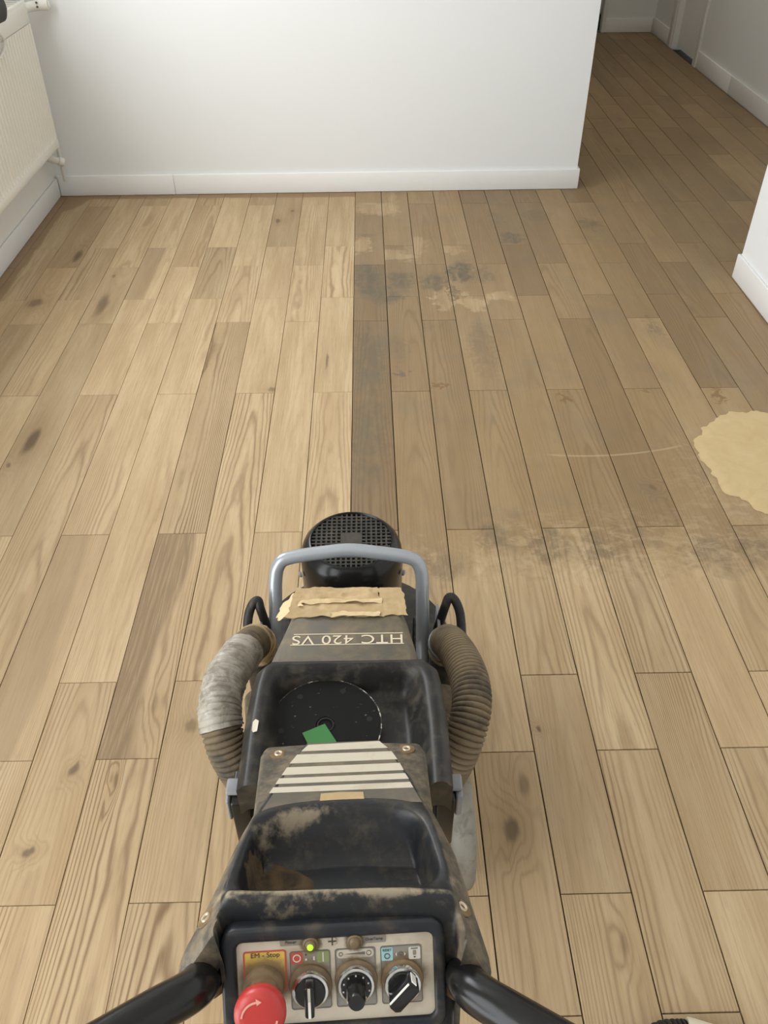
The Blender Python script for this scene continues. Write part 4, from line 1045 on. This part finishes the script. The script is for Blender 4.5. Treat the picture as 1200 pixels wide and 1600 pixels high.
# ---- suction hoses on both sides
def ribbed(pts, r, amp, pitch, seg=22):
    p_ = resample(spline(pts, 24), pitch/5)
    b = MB(); b.tube(p_, lambda i, n_: r+amp*(0, .75, 1, 1, .75)[i % 5], seg); return b, p_
HRP = [(.186, .985, .352), (.187, .971, .394), (.198, .911, .432), (.208, .841, .454), (.206, .787, .452), (.191, .748, .425), (.174, .734, .378), (.158, .748, .30), (.146, .80, .22)]
HLP = [(-.146, .992, .352), (-.147, .978, .394), (-.161, .919, .432), (-.177, .849, .455), (-.178, .786, .456), (-.168, .748, .430), (-.153, .735, .384), (-.141, .753, .30), (-.128, .80, .22)]
b, _ = ribbed(HRP, .0268, .0045, .0074); part('suction_hose', b.mesh(M_HOSE, True, GO), label='brown dusty ribbed hose')
b, hp = ribbed(HLP, .0268, .0045, .0074); hz = part('suction_hose', b.mesh(M_HOSE, True, GO), label='ribbed hose patched with silver tape')
L0, L1 = int(len(hp)*.20), int(len(hp)*.53)
sub = hp[L0:L1]
b = MB(); b.tube(sub, lambda i, n_: .0322+(.0006 if i % 5 else -.0006)+.0012*mnoise.noise(Vector((i*.35, 0, 0)))+.0022*abs(mnoise.noise(Vector((i*.09, 4, 0)))), 26)
me = b.mesh(M_TAPE, True, GO)
for q in me.vertices: q.co += q.normal*(.0016*mnoise.noise(q.co*90)+.0012*mnoise.noise(q.co*220))
new_obj('tape_wrap', me, hz, 'grey silver cloth tape wound round the hose')
sub = hp[4:int(len(hp)*.115)]
b = MB(); b.tube(sub, lambda i, n_: .0315+.0015*mnoise.noise(Vector((i*.4, 9, 0))), 24); me = b.mesh(M_PAPER, True, GO)
for q in me.vertices: q.co += q.normal*(.0030*mnoise.noise(q.co*60))
new_obj('paper_wrap', me, hz, 'tan tape wound round the hose end')
for P_ in (HRP, HLP):
    d = (Vector(P_[1])-Vector(P_[0])).normalized()
    b = MB(); b.lathe([(.0315, 0), (.034, .002), (.034, .010), (.0315, .012)], 28, Vector(P_[0])+d*.030, d, False); part('hose_clamp', b.mesh(M_BRACKET if P_ is HRP else M_PAPER, True, GO))
    b = MB(); b.lathe([(.029, -.16), (.029, .03)], 24, P_[0], (0, -.12, 1)); part('hose_port', b.mesh(M_BLACK, True, GO))
for sx, X_ in ((1, .176), (-1, -.138)):
    b, _ = ribbed([(X_, .905, .33), (X_+sx*.004, .90, .26), (X_+sx*.002, .91, .18), (X_-sx*.01, .95, .12)], .025, .0036, .0056); part('lower_hose', b.mesh(M_HOSE, True, GO))
# rubber loops and their brackets beside the lifting handle
for loop_, X_ in (([(.216, .985, .355), (.2145, 1.004, .385), (.212, 1.024, .410), (.2035, 1.039, .427), (.1935, 1.043, .431), (.187, 1.036, .418), (.181, 1.035, .388), (.174, 1.03, .36)], .1755),
                  ([(-.169, .988, .352), (-.167, 1.009, .382), (-.164, 1.028, .408), (-.156, 1.041, .424), (-.147, 1.045, .428), (-.143, 1.037, .415), (-.139, 1.037, .386), (-.135, 1.03, .36)], -.1435)):
    b = MB(); b.tube(spline(loop_, 8), .0082, 14); part('rubber_loop', b.mesh(M_RUBBER, True, GO))
    b = MB(); b.box(X_-.0025, X_+.0025, 1.0, 1.068, .30, .388); part('loop_bracket', bevel(b.mesh(M_BRACKET, False, GO), .001))

# ================================================================== loose things on the machine
sd = new_obj('steel_disc', None, label='round black steel disc with chipped pale rim lying in the machine tray', cat='disc')
DZ = .5225; sd.location = (-.0115, .7075, DZ); so = tuple(sd.location)
b = MB(); b.lathe([(.0775, 0), (.0790, .001), (.0790, .0050), (.0780, .0060), (.0775, .0060), (.0140, .0060), (.0130, .0050), (.0125, .003), (.0005, .003)], 64, so)
disc = new_obj('plate', b.mesh(M_DISC, True, so, 30), sd)
b = MB(); b.lathe([(.0780, .0055), (.0792, .0052), (.0790, .0063), (.0776, .0064)], 64, so, (0, 0, 1), False); new_obj('chipped_rim', b.mesh(M_CHIP, True, so), sd)
for k in range(6):
    a = math.radians(8+60*k); b = MB(); b.lathe([(.0042, .0059), (.0042, .0062), (.0005, .0062)], 14, (so[0]+.062*math.cos(a), so[1]+.062*math.sin(a), so[2])); new_obj('bolt_hole', b.mesh(M_VOID, True, so), sd)
b = MB(); b.lathe([(.010, .0061), (.011, .0064), (.012, .0061)], 24, so, (0, 0, 1), False); new_obj('centre_groove', b.mesh(M_VOID, True, so), sd)
gz = DZ+.0078
b = MB(); b.prism([(-.043, .693), (-.0125, .7075), (.0045, .678), (-.03, .665)], gz, gz+.0006)
new_obj('paper_scrap', b.mesh(M_GREEN, False, (-.02, .686, gz)), label='green paper scrap lying on the black steel disc', cat='paper').location = (-.02, .686, gz)

# ================================================================== loose things on the floor
# heap of sanding dust, spread flat
v, fs = [], []; cx, cy = 1.285, 1.985; nr, na = 26, 150
v.append((cx, cy, .010))
for i in range(1, nr+1):
    for k in range(na):
        a = 2*math.pi*k/na; dx, dy = math.cos(a), math.sin(a)
        scal = 1+.14*mnoise.noise(Vector((dx*2.2, dy*2.2, 0)))+.09*mnoise.noise(Vector((dx*7, dy*7, 3)))+.05*abs(mnoise.noise(Vector((dx*16, dy*16, 5))))
        r_ = (i/nr); x = cx+.235*r_*dx*scal; y = cy+.275*r_*dy*scal
        x = min(x, 1.555)
        e = 1-sstep(.86, 1.0, r_)
        z = .0004+.0050*e*(.75+.5*mnoise.noise(Vector((x*9, y*34, 2)))+.30*mnoise.noise(Vector((x*30, y*60, 7))))
        if r_ > .80: z += .0028*math.exp(-((r_-.90)/.05)**2)*(.6+mnoise.noise(Vector((dx*14, dy*14, 1))))
        v.append((x, y, max(z, .0003)))
for k in range(na): fs.append((0, 1+k, 1+(k+1) % na))
for i in range(nr-1):
    for k in range(na):
        k2 = (k+1) % na; fs.append((1+i*na+k, 1+i*na+k2, 1+(i+1)*na+k2, 1+(i+1)*na+k))
new_obj('sanding_dust', mesh(v, fs, M_SAWDUST, True, (cx, cy, 0)), label='pale yellow patch of fine sanding dust swept on the unsanded planks', cat='dust', kind='stuff').location = (cx, cy, 0)

# suction hose lying on the floor at the lower right
vh = new_obj('vacuum_hose', None, label='black ribbed hose with cream cuff lying on the floor at lower right', cat='hose')
vh.location = (.52, .45, 0); vo = tuple(vh.location)
b, vp = ribbed([(.44, .20, .027), (.425, .33, .027), (.448, .425, .027), (.50, .462, .027), (.545, .466, .027)], .0235, .003, .0075); new_obj('ribbed_tube', b.mesh(M_RUBBER, True, vo), vh)
d = Vector((1, -.05, 0)).normalized()
b = MB(); b.lathe([(.0278, -.005), (.0285, 0), (.0275, .05), (.022, .11), (.021, .16), (.018, .16)], 26, (.545, .4655, .0292), Vector((1, -.30, 0))); new_obj('cuff', b.mesh(M_CUFF, True, vo, 40), vh)
